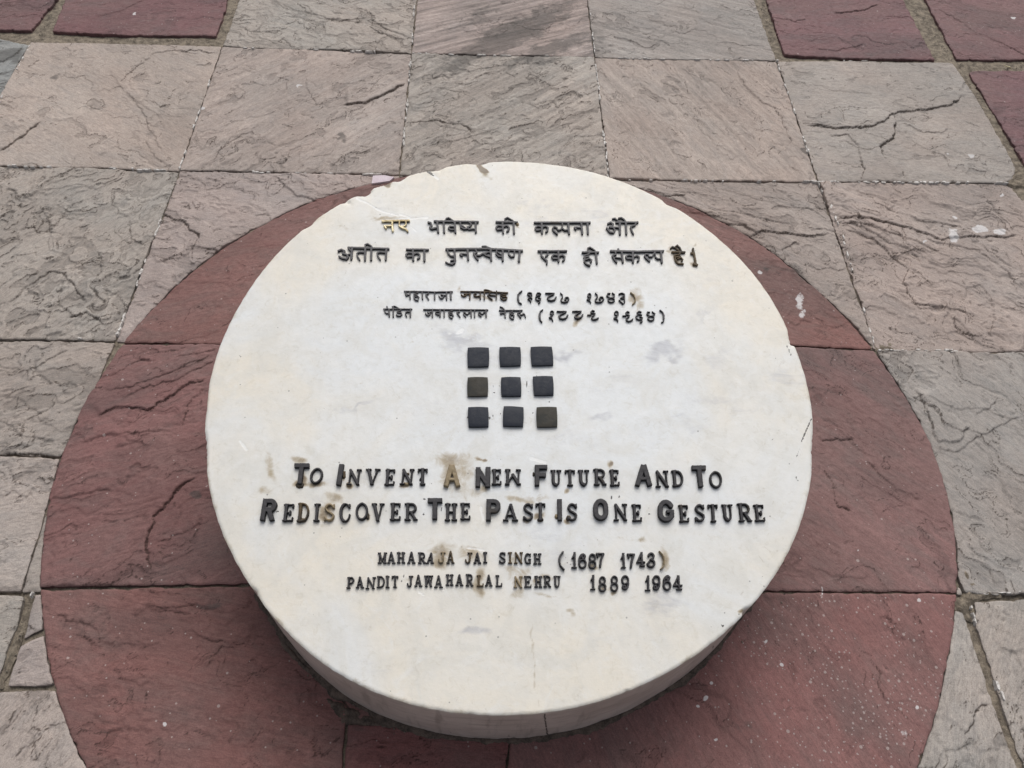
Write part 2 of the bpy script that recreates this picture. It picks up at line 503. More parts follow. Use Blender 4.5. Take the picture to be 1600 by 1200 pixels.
# split lines seen on the stones: photo polyline, lift of the far side (mm), depth of the crack (mm), reach (m)
LEDGES = [
    ([(185, 132), (215, 105), (245, 82), (300, 78), (345, 85)], 2.2, 2, .10), ([(0, 237), (30, 218), (66, 190)], 3, 4, .08),
    ([(228, 215), (240, 245), (262, 258), (282, 255)], 1.5, 1, .06), ([(535, 163), (570, 160), (605, 145), (634, 128)], 6, 6, .10),
    ([(165, 105), (200, 150), (240, 175), (270, 200)], 1.2, 0, .08), ([(440, 175), (475, 160), (505, 148)], 1.2, 0, .04),
    ([(350, 225), (375, 205), (415, 195)], 1.5, 0, .05),
    ([(636, 190), (680, 188), (720, 195), (742, 208)], 2.5, 3, .06), ([(700, 225), (735, 212), (780, 200)], 2, 0, .05),
    ([(640, 130), (700, 118), (760, 105), (860, 98)], 1.5, 0, .06),
    ([(1250, 193), (1300, 201), (1350, 202), (1378, 193), (1400, 176), (1450, 172), (1485, 165), (1507, 148)], 5, 4, .16),
    ([(1399, 178), (1396, 215), (1374, 232), (1388, 252), (1408, 268), (1420, 282)], -5, 7, .10),
    ([(1290, 212), (1325, 212), (1340, 230), (1350, 265), (1345, 283)], 3, 2, .07), ([(1408, 190), (1440, 206), (1470, 208), (1482, 200)], 2.5, 1, .04),
    ([(1450, 237), (1475, 243), (1482, 262)], 2, 1, .04), ([(1255, 130), (1300, 142), (1370, 150)], 1.2, 0, .06),
    ([(1157, 98), (1153, 120), (1180, 150), (1212, 172), (1230, 205), (1236, 220), (1205, 248)], 2.6, 1, .09),
    ([(1090, 180), (1092, 200), (1115, 225), (1150, 240)], 1.6, 0, .07), ([(1045, 190), (1055, 185), (1060, 212), (1046, 218), (1043, 195)], 1.4, 0, .03),
    ([(1010, 295), (1040, 305), (1075, 303)], 3, 3, .05), ([(1165, 372), (1200, 363), (1260, 370), (1300, 366)], 5, 3, .08),
    ([(1070, 330), (1120, 340), (1150, 350), (1180, 368)], 2.5, 1, .06), ([(1225, 412), (1222, 392), (1245, 380)], 2.5, 2, .05),
    ([(1120, 290), (1180, 310), (1240, 325), (1290, 330)], 1.6, 0, .05), ([(1190, 375), (1230, 400), (1240, 430)], 1.3, 0, .05),
    ([(1300, 338), (1345, 345), (1385, 352), (1430, 362), (1470, 375), (1510, 372), (1600, 368)], 4.5, 3, .10),
    ([(1305, 352), (1345, 365), (1380, 385), (1420, 420), (1412, 440), (1430, 478), (1480, 480), (1535, 495)], 3.6, 2, .12),
    ([(1320, 345), (1370, 370), (1410, 390), (1450, 395)], 3.0, 1, .06),
    ([(1368, 300), (1365, 318), (1420, 340), (1460, 348), (1500, 352), (1560, 410), (1600, 430)], 2.6, 1, .10),
    ([(1510, 470), (1512, 448), (1530, 446), (1550, 470), (1556, 500), (1545, 520), (1560, 535)], 2.6, 1, .06),
    ([(1520, 345), (1525, 330), (1560, 328), (1600, 335)], 2.2, 1, .06), ([(1440, 290), (1455, 315), (1465, 345)], 1.5, 0, .08),
    ([(245, 330), (262, 335), (290, 350), (312, 372), (300, 395)], 4, 3, .07), ([(430, 275), (448, 290), (462, 306), (500, 314)], 3.5, 2, .08),
    ([(290, 385), (340, 392)], 2, 2, .05), ([(330, 280), (360, 292), (385, 300)], 1.8, 0, .04), ([(240, 412), (290, 398), (312, 380)], 3, 1, .05),
    ([(10, 480), (40, 450), (75, 425), (100, 432), (120, 455), (140, 480)], 3, 2, .08), ([(150, 390), (160, 420), (145, 450), (170, 490)], 2.6, 2, .06),
    ([(180, 325), (200, 340), (205, 370), (225, 385)], 2.6, 2, .05), ([(30, 320), (60, 300), (120, 290), (190, 300)], 1.6, 0, .06),
    ([(60, 370), (90, 350), (110, 320), (140, 310)], 2, 1, .06), ([(110, 500), (140, 490), (160, 510)], 2.5, 3, .04),
    ([(0, 712), (45, 708), (90, 714)], 3, 5, .08), ([(30, 590), (60, 570), (110, 545)], 2, 1, .06), ([(20, 750), (50, 738), (60, 725)], 2, 1, .05),
    ([(0, 615), (40, 625), (70, 660), (105, 680)], 1.8, 0, .07), ([(0, 655), (30, 680), (80, 690)], 2.2, 1, .05),
    ([(150, 655), (180, 638), (232, 641), (265, 622), (300, 602), (322, 592)], 4, 3, .08),
    ([(234, 895), (231, 865), (232, 830), (252, 800), (265, 780), (288, 755), (308, 742)], 3.5, 5, .10),
    ([(120, 690), (160, 683), (200, 680), (260, 672)], 2, 1, .06), ([(80, 782), (120, 775), (180, 765)], 2.4, 1, .06),
    ([(288, 665), (292, 640), (305, 620), (322, 605)], 2.5, 2, .06), ([(190, 625), (235, 605), (290, 590), (340, 560)], 2.2, 1, .06),
    ([(280, 560), (310, 555), (340, 545)], 2, 1, .04), ([(180, 700), (210, 690), (235, 700)], 1.6, 1, .04),
    ([(82, 955), (105, 970), (140, 975), (165, 1000)], 2, 1, .06), ([(290, 985), (330, 998), (390, 1010)], 2, 1, .05),
    ([(320, 1045), (335, 1030), (345, 1010), (370, 1012)], 2.0, 1, .04), ([(185, 1060), (210, 1062), (220, 1078)], 1.8, 1, .04),
    ([(255, 880), (258, 870), (272, 872)], 1.2, 1, .02), ([(110, 990), (150, 1000), (230, 1010), (260, 1000)], 1.4, 0, .05),
    ([(160, 1150), (200, 1140), (240, 1138)], 1.5, 0, .04), ([(210, 945), (215, 960), (230, 950), (300, 960)], 1.6, 1, .05),
    ([(1285, 690), (1305, 686), (1335, 690)], 2, 3, .04), ([(1285, 735), (1300, 755), (1310, 790), (1330, 800)], 2, 2, .05),
    ([(1350, 720), (1375, 740), (1400, 765), (1440, 780)], 1.6, 1, .06), ([(1240, 510), (1252, 500), (1270, 505)], 1.8, 1, .03),
    ([(1290, 650), (1330, 690), (1370, 720)], 1.3, 0, .06), ([(1290, 600), (1340, 640), (1400, 680)], 1.1, 0, .06),
    ([(1370, 1040), (1375, 1070), (1385, 1100)], 1.8, 2, .04), ([(1375, 960), (1395, 975), (1400, 1000)], 1.6, 1, .05),
    ([(1425, 608), (1450, 650), (1465, 690), (1500, 690), (1520, 665)], 3.5, 2, .07), ([(1440, 620), (1490, 640), (1540, 640), (1580, 660)], 1.8, 0, .08),
    ([(1460, 700), (1500, 705), (1530, 680), (1600, 650)], 2.2, 1, .06), ([(1510, 1150), (1525, 1110), (1545, 1095)], 2.4, 3, .05),
    ([(1540, 1200), (1570, 1130), (1600, 1090)], 1.8, 1, .06), ([(1555, 1010), (1590, 1020), (1600, 1060)], 1.6, 0, .06),
    ([(0, 1150), (20, 1130), (30, 1100)], 1.8, 1, .05), ([(20, 1180), (45, 1160), (60, 1190)], 1.8, 1, .05),
    ([(1300, 22), (1345, 18), (1372, 8)], 3, 3, .06), ([(1380, 25), (1420, 28), (1440, 40)], 2, 1, .05), ([(1200, 30), (1240, 36), (1260, 30)], 2, 1, .05),
    ([(1270, 78), (1300, 82), (1350, 70)], 2, 1, .04), ([(1540, 60), (1575, 75), (1600, 88)], 2, 2, .05), ([(1460, 15), (1490, 30), (1530, 60)], 1.8, 1, .05),
    ([(460, 0), (480, 20), (530, 35), (580, 25)], 2.4, 1, .06), ([(575, 15), (585, 35), (610, 50), (640, 60)], 3, 2, .06),
    ([(370, 40), (400, 50), (440, 48)], 2, 0, .05), ([(150, 30), (190, 20), (230, 0)], 1.5, 1, .05),
    ([(1130, 65), (1160, 70), (1200, 72)], 1.5, 1, .04), ([(1020, 60), (1060, 68), (1070, 60)], 1.2, 0, .03),
    ([(0, 100), (20, 90), (35, 75)], 3, 2, .04),
    ([(1300, 345), (1340, 352), (1400, 368), (1440, 385), (1475, 398)], 3, 2, .05), ([(1440, 372), (1485, 385), (1530, 395), (1575, 430), (1600, 455)], 2.4, 1.5, .05),
    ([(1385, 440), (1420, 470), (1436, 485), (1470, 480), (1500, 505), (1530, 540)], 2.2, 1, .06), ([(1100, 325), (1150, 332), (1200, 345), (1240, 352)], 1.8, 1, .05),
    ([(1130, 350), (1160, 355), (1190, 372)], 2.6, 2, .04), ([(1040, 300), (1090, 300), (1150, 315), (1200, 335)], 1.5, 1, .05),
    ([(665, 185), (690, 196), (730, 205), (740, 190), (700, 184)], 1.8, 1, .03), ([(650, 150), (690, 140), (740, 145)], 1.5, 1, .04), ([(760, 235), (800, 225), (850, 205), (900, 190)], 1.5, 1, .05),
    ([(478, 120), (482, 145), (500, 165)], 1.8, 1, .03), ([(433, 122), (452, 125), (445, 142), (430, 138)], 1.6, 1, .02), ([(330, 262), (350, 225), (380, 212), (400, 200)], 1.8, 1, .04),
    ([(440, 265), (455, 235), (470, 230), (468, 260)], 1.6, 1, .03), ([(520, 262), (535, 242), (540, 262)], 1.8, 1, .03), ([(195, 140), (220, 170), (240, 215), (255, 240)], 1.8, 1, .05),
    ([(470, 5), (500, 30), (560, 35), (580, 15)], 1.8, 1, .04), ([(400, 55), (430, 68), (450, 55)], 1.8, 1, .03), ([(575, 40), (600, 55), (635, 66)], 2.5, 2, .04),
    ([(60, 320), (80, 350), (75, 390), (110, 400)], 1.8, 1, .04), ([(170, 300), (185, 330), (178, 360), (200, 380), (215, 370)], 2.2, 1.5, .04), ([(20, 400), (55, 395), (80, 410)], 1.6, 1, .04),
    ([(100, 440), (95, 480), (125, 500)], 1.8, 1, .03), ([(160, 455), (190, 465), (205, 500)], 2, 1, .03), ([(20, 700), (40, 660), (75, 640), (110, 600)], 1.6, 1, .05), ([(5, 780), (20, 765), (40, 775), (60, 760)], 1.6, 1, .04),
    ([(155, 590), (180, 585), (200, 572), (240, 560)], 1.8, 1, .04), ([(160, 610), (200, 608), (240, 595), (300, 570), (335, 552)], 2.0, 1.5, .05), ([(150, 680), (220, 690), (230, 705)], 1.4, 1, .04), ([(240, 850), (280, 835), (330, 810)], 1.6, 1, .04),
    ([(215, 945), (260, 950), (300, 945), (350, 955)], 1.5, 1, .04), ([(130, 985), (135, 1000), (160, 1010)], 1.5, 1, .03), ([(1260, 880), (1300, 900), (1360, 905)], 1.2, 0, .04),
    ([(1420, 620), (1460, 640), (1475, 670)], 2.0, 1.5, .04), ([(1520, 650), (1545, 640), (1560, 620)], 2, 1, .04), ([(1530, 880), (1545, 890), (1555, 910)], 1.6, 1, .03), ([(1480, 1180), (1500, 1165), (1520, 1160)], 1.6, 1, .03),
]
LG = [(ground(p), a / 1000, c / 1000, r) for p, a, c, r in LEDGES]

# dark mineral streaks and soil: photo centre, half-axes, lean (deg), strength
DIRT = [(790, 58, 160, 24, -27, .85), (860, 78, 90, 16, -22, .8), (700, 130, 60, 40, -30, .40), (930, 75, 20, 30, 0, .6), (740, 30, 60, 10, -25, .6), (150, 380, 70, 60, 40, .30), (230, 330, 25, 60, 0, .35),
        (120, 500, 70, 22, 0, .35), (1340, 370, 60, 12, 18, .40), (1420, 420, 60, 25, 35, .20), (740, 215, 70, 14, -25, .45), (965, 215, 14, 60, 5, .30),
        (900, 245, 50, 12, -20, .4), (620, 160, 14, 30, 0, .2), (380, 30, 30, 10, 0, .1), (12, 85, 24, 15, 5, .95), (5, 115, 18, 3, -15, .7), (83, 122, 11, 3.5, -8, 1.0), (535, 213, 8, 6, 20, 1.0),
        (1256, 233, 6, 5, 0, 1.0), (305, 772, 9, 7, 0, .9), (330, 950, 22, 9, 0, .65), (320, 1000, 22, 8, 5, .35), (300, 970, 60, 14, 0, .3), (165, 1145, 25, 8, 0, .45),
        (1250, 430, 30, 8, 35, .5), (1200, 415, 10, 6, 0, .8), (1560, 600, 50, 26, 10, .25), (1260, 900, 16, 50, 30, .25), (1255, 1010, 12, 22, -10, .4),
        (1150, 1130, 40, 12, -10, .4), (160, 980, 45, 10, 10, .3), (1330, 790, 22, 5, 35, .35), (1300, 745, 16, 4, 30, .5), (60, 450, 50, 20, -30, .28), (40, 560, 60, 14, 0, .22),
        (1580, 580, 40, 10, 0, .3), (600, 40, 30, 14, 30, .25), (560, 1130, 30, 14, 0, .5)]
PAINT = [(1490, 368, 9, 14, -30, .8), (1530, 358, 16, 6, 10, .9), (1562, 362, 11, 6, 0, .9), (1250, 470, 8, 16, 8, .62), (1254, 490, 6, 10, 0, .6), (1186, 425, 4, 3, 0, 1.1), (467, 134, 4, 2.5, 0, 1.0),
         (317, 170, 3, 2, 0, 1.0), (211, 22, 2.5, 2, 0, 1), (1414, 1145, 8, 9, 0, .5), (1102, 1090, 4, 4, 0, .9), (1112, 1068, 4, 3, 0, .9), (1090, 1103, 3, 3, 0, .9),
         (1222, 1040, 3, 3, 0, .9), (1436, 938, 4, 4, 0, .7), (1435, 1105, 4, 4, 0, .7), (1197, 1002, 4, 4, 0, .6), (1584, 28, 5, 2, 0, 1.0), (1518, 244, 4, 2, 0, 1.0),
         (1480, 238, 2, 2, 0, 1.0), (1492, 340, 3, 2, 0, 1.1), (1445, 378, 3, 2, 0, 1.0), (1565, 305, 2, 2, 0, 1), (256, 1130, 4, 4, 0, .7), (255, 1130, 3, 3, 0, .8),
         (1118, 1156, 4, 3, 0, .7), (1340, 860, 2, 2, 0, .8), (1285, 925, 1.5, 12, 2, .75)]


def blobs(PXY, lst, jit=0):
    out = np.zeros(len(PXY))
    for x, y, a, b, ang, s in lst:
        c, sn = math.cos(math.radians(ang)), math.sin(math.radians(ang))
        dx, dy = PXY[:, 0] - x, PXY[:, 1] - y
        u, v = (dx * c + dy * sn) / a, (-dx * sn + dy * c) / b
        r2 = u * u + v * v
        out = np.maximum(out, s * np.exp(-r2 ** 1.5 * 0.8))
    return out


pav_bed = None
SLAB_N = 0


def slab(poly, kind, tone, ang=20, clip=None, gap=0.0030, z=0.0, step=0.0026, rough=1.0, tilt=None, label=None, pits=1.0, streak=0.0, edge=0.0018, terr=1.0, dark=0.0):
    """one stone of the paving. poly in metres; clip 'in'/'out' of the red circle"""
    global SLAB_N
    SLAB_N += 1
    seed = 1000 + 37 * SLAB_N
    P = np.array(poly)
    lo, hi = P.min(0) - step, P.max(0) + step
    if clip == 'in':
        lo = np.maximum(lo, [RCX - RR - .02, RCY - RR - .02]); hi = np.minimum(hi, [RCX + RR + .02, RCY + RR + .02])
    gx = np.arange(lo[0], hi[0] + step, step); gy = np.arange(lo[1], hi[1] + step, step)
    X, Y = np.meshgrid(gx, gy)
    f = poly_f(X, Y, poly) - gap / 2
    if clip == 'in': f = np.minimum(f, red_f(X, Y) - 0.0004)
    if clip == 'out': f = np.minimum(f, -red_f(X, Y) - 0.0006)
    # stone under the drum does not need modelling
    f = np.minimum(f, np.hypot(X - CX, Y - CY) - (DR - 0.05))
    jit = fbm(X * 28, Y * 28, seed, 3) * edge + np.minimum(0, perlin(X * 55, Y * 55, seed + 5) + 0.25) * edge * 3
    fe = f + jit
    if not (fe > 0).any(): return None
    px, py, quads, polys, rim = clip_mesh(gx, gy, fe)
    xx, yy = gx[0] + px * step, gy[0] + py * step
    i0, j0 = np.clip(px.astype(int), 0, len(gx) - 2), np.clip(py.astype(int), 0, len(gy) - 2)
    a, b = px - i0, py - j0
    bil = lambda A: (A[j0, i0] * (1 - a) * (1 - b) + A[j0, i0 + 1] * a * (1 - b) + A[j0 + 1, i0] * (1 - a) * b + A[j0 + 1, i0 + 1] * a * b)
    fv = bil(fe)
    # cleavage frame
    t = math.radians(ang)
    UX, UY = X * math.cos(t) + Y * math.sin(t), -X * math.sin(t) + Y * math.cos(t)
    WX = UX * 1.5 + 0.22 * fbm(X * 9, Y * 9, seed + 2, 3); WY = UY * 4.2 + 0.22 * fbm(X * 9, Y * 9, seed + 3, 3)
    zg = fbm(X * 3, Y * 3, seed + 11, 2) * 0.003 * rough
    line = np.zeros(X.shape); sunk = np.zeros(X.shape)
    if step < 0.006:
        sunk = np.zeros(X.shape)
        if kind == 'paving_slab':
            layers = ((1.0, 1.0, 2.1 * terr, 0.0017, 0.55, 7, .0028, None), (3.2, 2.6, 1.0, 0.0016, 0.56, 6, .0024, .58 - .22 * (pits - 1)), (7.5, 5.0, 1.0, 0.0012, 0.56, 5, .0022, .70 - .22 * (pits - 1)))
        else:
            layers = ((0.8, 1.5, 1.6 * terr, 0.0012, 0.55, 7, .0028, None), (2.4, 3.6, 1.0, 0.0009, 0.60, 6, .0026, .66 - .22 * (pits - 1)), (6.5, 9.0, 1.0, 0.0007, 0.62, 5, .0024, .80 - .22 * (pits - 1)))
        for lay, (sx_, sy_, q_, hgt, gain, oc, wd, thr) in enumerate(layers):
            n = fbm(WX * sx_ + lay * 7, WY * sy_, seed + 1 + 50 * lay, oc, gain)
            q = n * q_ + 0.35 if thr is None else 1.0 + (thr - n)
            gyq, gxq = np.gradient(q, step)
            gr = np.hypot(gxq, gyq) + 1e-3
            if thr is None:
                fr = q - np.floor(q); dist = (1 - fr) / gr; lev = np.floor(q)
                lev = lev + sstep(0, 1, 1 - dist / wd)
                on_ = sstep(-.30, .40, fbm(X * 9, Y * 9, seed + 80 + lay, 4) + .05)
            else:                                   # islands where a thin flake has gone
                dist = np.where(q < 1, (1 - q) / gr, 1.0)
                lev = np.where(q < 1, -1 + sstep(0, 1, 1 - dist / wd), 0.0)
                sunk = np.maximum(sunk, (q < 1) * sstep(0, .002, dist))
                on_ = sstep(-.35, .35, fbm(X * 12, Y * 12, seed + 80 + lay, 4))
            zg = zg + lev * hgt * rough
            line = np.maximum(line, on_ * (.85, .95, .8)[lay] * np.exp(-((dist - .0006) / 0.0017) ** 2))
        zg = zg + 0.0005 * rough * fbm(X * 70, Y * 70, seed + 90, 2)
    Pm = np.array(poly)
    JX = X + 0.0065 * fbm(X * 23, Y * 23, 501, 5, .6); JY = Y + 0.0065 * fbm(X * 23, Y * 23, 502, 5, .6)
    crk = np.zeros(X.shape)
    for pts, amp, dep, reach in LG:
        c = pts.mean(0)
        if poly_f(np.array([c[0]]), np.array([c[1]]), poly)[0] < 0: continue
        d, sg, al = line_d(JX, JY, pts)
        tp = sstep(0, .10, al) * sstep(0, .10, 1 - al)
        sd = sg * np.sign(amp)
        zg = zg + np.where(sd > 0, abs(amp) * np.exp(-(d / reach) ** 1.5), 0) * tp * 1.2
        wv = 0.7 + 0.8 * perlin(X * 14, Y * 14, 77)
        zg = zg - dep * .8 * np.exp(-(d / 0.0021) ** 2) * np.sqrt(tp) * np.clip(wv + dep * 80, .2, 1)
        if abs(amp) > .0011: crk = np.maximum(crk, np.exp(-(d / (0.0014 + .00012 * dep * 1000)) ** 2) * min(1, .45 + dep / 0.006) * np.sqrt(tp) * np.clip(wv + dep * 120, 0, 1))
    zz = bil(zg); crk = bil(crk); line = bil(line); sunk = bil(sunk)
    ux, uy, wx, wy = bil(UX), bil(UY), bil(WX), bil(WY)
    zz -= np.median(zz)
    zz = np.maximum(zz, -0.0035 + .25 * np.minimum(zz + .0035, 0))
    zz -= 0.0018 * np.clip(1 - fv / 0.004, 0, 1) ** 2
    tl = tilt or (random.uniform(-.004, .004), random.uniform(-.004, .004))
    cx, cy = xx.mean(), yy.mean()
    zz += z + (xx - cx) * tl[0] + (yy - cy) * tl[1]
    V = np.c_[xx, yy, zz]
    # walls of the stone
    rim = np.array(rim)
    nv = len(V)
    rid = np.unique(rim); remap = np.full(nv, -1); remap[rid] = nv + np.arange(len(rid)) ; remap2 = np.full(nv, -1); remap2[rid] = nv + len(rid) + np.arange(len(rid))
    top2 = V[rid]; bot = V[rid].copy(); bot[:, 2] = -0.035
    V2 = np.r_[V, top2, bot]
    eq = np.stack([remap[rim[:, 0]], remap2[rim[:, 0]], remap2[rim[:, 1]], remap[rim[:, 1]]], 1)
    o3 = np.array([cx, cy, 0.0])
    me = make_mesh(kind, V2 - o3, quads, polys, eq)
    ext = lambda A: np.concatenate([A, A[rid], A[rid]])
    # colour
    low = fbm(xx * 2.5, yy * 2.5, seed + 21, 3); mid = fbm(wx * 1.3, wy * 1.6, seed + 22, 4)
    stv = fbm(ux * 4, uy * 60, seed + 23, 3)
    c = np.array(tone)[None, :] * (1.27 if kind == 'paving_slab' else 1.36) * (np.array([1, 1, 1.0]) if kind == 'paving_slab' else np.array([1.05, 1.0, 1.02])) * (1 - .20 * sunk[:, None]) * (1 + 0.10 * low[:, None] + 0.10 * mid[:, None] + streak * stv[:, None])
    if kind == 'paving_slab':
        w = np.clip(0.5 + 0.9 * fbm(xx * 3.3, yy * 3.3, seed + 31, 3), 0, 1)[:, None]
        c = c * (1 - w * 0.5) + c * np.array([1.05, 0.965, 0.93]) * w * 0.5
    else:
        sm_ = np.clip(fbm(ux * 2.2, uy * 6, seed + 35, 4) * 1.3 - .1, 0, 1)[:, None]
        c = c * (1 - .38 * sm_) + np.array([.075, .068, .066]) * .38 * sm_
        w = np.clip(0.4 + 1.1 * fbm(xx * 4, yy * 4, seed + 31, 4), 0, 1)[:, None]
        c = c * (1 - w * .35) + np.array([0.205, 0.130, 0.120]) * w * .35
    add_col(me, 'base', ext(np.clip(c, 0.01, 1)))
    tv = np.c_[ux * 1.0, uy * 2.3, np.full(len(xx), seed * 0.37)]
    add_vec(me, 'tc', ext(tv))
    pp = photo(V)
    pj = pp + np.c_[fbm(xx * 14, yy * 14, 61, 3), fbm(xx * 14, yy * 14, 62, 3)] * 9
    d_ = blobs(pj, DIRT) + dark
    ln = np.maximum(np.maximum(crk, line * (.90 if kind == 'paving_slab' else .72)), (.55 if clip else .5) * np.exp(-fv / 0.0016) * (.6 + .6 * perlin(xx * 20, yy * 20, 5)))
    add_vec(me, 'split', ext(np.c_[ln, ln, ln]))
    pj2 = pp + np.c_[fbm(xx * 40, yy * 40, 63, 2), fbm(xx * 40, yy * 40, 64, 2)] * 3
    p_ = blobs(pj2, PAINT)
    s_ = np.zeros(len(xx))
    if kind == 'red_slab':
        s_ = np.exp(-((pp[:, 0] - 1330) / 190) ** 2 - ((pp[:, 1] - 1060) / 150) ** 2) * (0.55 + .7 * perlin(xx * 9, yy * 9, 3))
        s_ *= (pp[:, 1] > 925)
        s_ = np.maximum(s_, 0.03)
    if kind != 'red_slab': s_ = s_ + .012
    add_col(me, 'mask', ext(np.c_[p_, d_, s_]))
    o = link(kind, me, GREY if kind == 'paving_slab' else RED, pav_bed, tuple(o3))
    if label: o['label'] = label
    return o


# bed of mortar under and between the stones
def bed():
    st = 0.012
    gx = np.arange(-3.2, 3.2, st); gy = np.arange(-1.3, 3.7, st)
    X, Y = np.meshgrid(gx, gy)
    Z = -0.0075 + 0.0018 * fbm(X * 30, Y * 30, 5, 3) + 0.002 * fbm(X * 6, Y * 6, 6, 2)
    # wide cement joints round the outer red stones stand almost flush
    wide = np.zeros(X.shape)
    for pl in ([(95, -20), (60, 58), (0, 150)], [(-60, 56), (200, 66), (347, 66), (372, -20)], [(1180, -20), (1215, 92)], [(1215, 100), (1480, 102), (1700, 112)], [(1400, -60), (1480, 95), (1540, 180), (1600, 290), (1650, 380)]):
        d, _, _ = line_d(X, Y, ground(pl)); wide = np.maximum(wide, np.exp(-(d / 0.05) ** 2))
    Z += 0.0035 * wide
    n = X.size; idx = np.arange(n).reshape(X.shape)
    q = np.stack([idx[:-1, :-1], idx[:-1, 1:], idx[1:, 1:], idx[1:, :-1]], -1).reshape(-1, 4)
    me = make_mesh('pavement', np.c_[X.ravel(), Y.ravel(), Z.ravel()], q, [])
    o = link('pavement', me, MORTAR)
    o['kind'] = 'structure'
    return o


pav_bed = bed()

# ground sheet out to the horizon
gm = simple_rock('dusty_stone_ground', (0.15, 0.13, 0.115), (0.25, 0.215, 0.19), 3, 0.01)
me = bpy.data.meshes.new('ground')
me.from_pydata([(-400, -400, -0.06), (400, -400, -0.06), (400, 400, -0.06), (-400, 400, -0.06)], [], [(0, 1, 2, 3)])
go = link('ground', me, gm); go['kind'] = 'structure'

T_GREY = (0.294, 0.266, 0.238); T_TAN = (0.325, 0.278, 0.245); T_COOL = (0.275, 0.250, 0.230); T_DARK = (0.215, 0.198, 0.185)
T_RED = (0.150, 0.080, 0.070); T_RED2 = (0.147, 0.078, 0.072); T_RED3 = (0.160, 0.085, 0.077)


def cell(i, j, **kw):
    return slab([node(i, j + 1), node(i + 1, j + 1), node(i + 1, j), node(i, j)], **kw)


g = dict(kind='paving_slab')
# top row of grey stones
def quad_px(*p): return G(*p)
slab([gridpt(0, -1), gridpt(1, -1), node(1, 0), node(0, 0)][::-1], tone=T_GREY, ang=-25, streak=.10, rough=1.2, terr=.8, pits=2.3, **g)
slab([gridpt(1, -1), gridpt(2, -1), node(2, 0), node(1, 0)][::-1], tone=(.27, .225, .205), ang=28, terr=.5, pits=.5, streak=.42, label='grey sandstone slab with slanting black mineral streaks at the far edge', **g)
slab([gridpt(2, -1), gridpt(3, -1), node(3, 0), node(2, 0)][::-1], tone=T_COOL, ang=-18, terr=.5, pits=.7, streak=.16, **g)
# first full row
slab([node(-1, 0), node(0, 0), node(0, 1), node(-1, 1)], tone=T_TAN, ang=-30, rough=.8, terr=.55, pits=.6, z=.001, **g)
slab(G((-200, 20), (47, 68), (-4, 165), (-200, 400)), tone=(.235, .245, .24), ang=10, gap=.010, **g)
slab([node(0, 0), node(1, 0), node(1, 1), node(0, 1)], tone=(.30, .258, .232), ang=48, rough=1.0, terr=.5, pits=1.5, streak=.12, z=.0005, **g)
slab([node(1, 0), node(2, 0), node(2, 1), node(1, 1)], tone=T_GREY, ang=42, rough=1.2, pits=1.7, streak=.20, **g)
slab([node(2, 0), node(3, 0), node(3, 1), node(2, 1)], tone=(.305, .26, .23), ang=-62, rough=.8, terr=.7, pits=.6, streak=.16, **g)
slab(G((1214, 95), (1370, 97), (1488, 98), (1530, 160), (1588, 262), (1584, 279), (1572, 285), (1440, 284), (1279, 284)), tone=(.29, .26, .235), ang=-8, rough=.8, terr=.6, pits=.6, z=.002, label='grey sandstone slab with a raised flaking crack across it', **g)
# second row
slab([node(-1, 1), node(0, 1), node(0, 2), node(-1, 2)], tone=T_GREY, ang=58, rough=1.5, terr=1.3, pits=2.4, label='rough pitted grey slab with heavy flaking', **g)
slab([node(0, 1), node(1, 1), gridpt(1, 2), node(0, 2)], tone=(.30, .255, .235), ang=-12, clip='out', rough=1.3, **g)
slab([node(1, 1), node(2, 1), gridpt(2, 2), gridpt(1, 2)], tone=T_GREY, ang=30, clip='out', **g)
slab([node(2, 1), node(3, 1), node(3, 2), gridpt(2, 2)], tone=(.285, .245, .22), ang=-28, clip='out', rough=1.3, terr=1.3, streak=.12, **g)
slab([node(3, 1), node(4, 1), gridpt(4, 2), node(3, 2)], tone=(.295, .25, .225), ang=-30, rough=1.5, terr=1.7, label='grey slab with stepped flaking ridges and white paint splashes', **g)
# third row
slab(G((-260, 526), (180, 534), (160, 580), (95, 714), (-320, 702)), tone=(.285, .252, .225), ang=25, clip='out', rough=1.4, pits=1.8, **g)
slab(G((-320, 704), (95, 716), (34, 925), (-400, 925)), tone=(.30, .265, .24), ang=15, clip='out', rough=1.2, **g)
slab(G((34, 925), (96, 714), (120, 714), (110, 925)), tone=(.27, .24, .215), clip='out', **g)
slab([node(3, 2), gridpt(4, 2), gridpt(4, 3), node(3, 3)], tone=(.280, .256, .235), ang=-50, clip='out', rough=1.2, **g)
slab(G((1340, 547), (1370, 548), (1506, 930), (1400, 930)), tone=T_GREY, clip='out', **g)
# fourth row
slab(G((-420, 927), (42, 927), (31, 970), (18, 1000), (-4, 1072), (-450, 1072)), tone=(.27, .25, .225), ang=0, clip='out', gap=.007, **g)
slab(G((52, 927), (110, 927), (110, 985), (68, 985), (31, 1003), (43, 965)), tone=(.27, .235, .215), clip='out', gap=.006, **g)
slab(G((29, 1008), (68, 990), (120, 988), (120, 1072), (8, 1075)), tone=(.30, .26, .24), clip='out', gap=.006, **g)
slab(G((-450, 1077), (0, 1077), (130, 1074), (180, 1330)) + [gridpt(.95, 4), gridpt(-2, 4)], tone=(.31, .275, .25), ang=60, clip='out', gap=.006, rough=1.2, **g)
slab(G((1521, 938), (1640, 930)) + [gridpt(5, 3), gridpt(5, 4), gridpt(3.005, 4)] + G((1598, 1195), (1573, 1130), (1553, 1070), (1538, 1025), (1524, 980)), tone=(.29, .265, .24), ang=60, gap=.007, rough=1.3, **g)
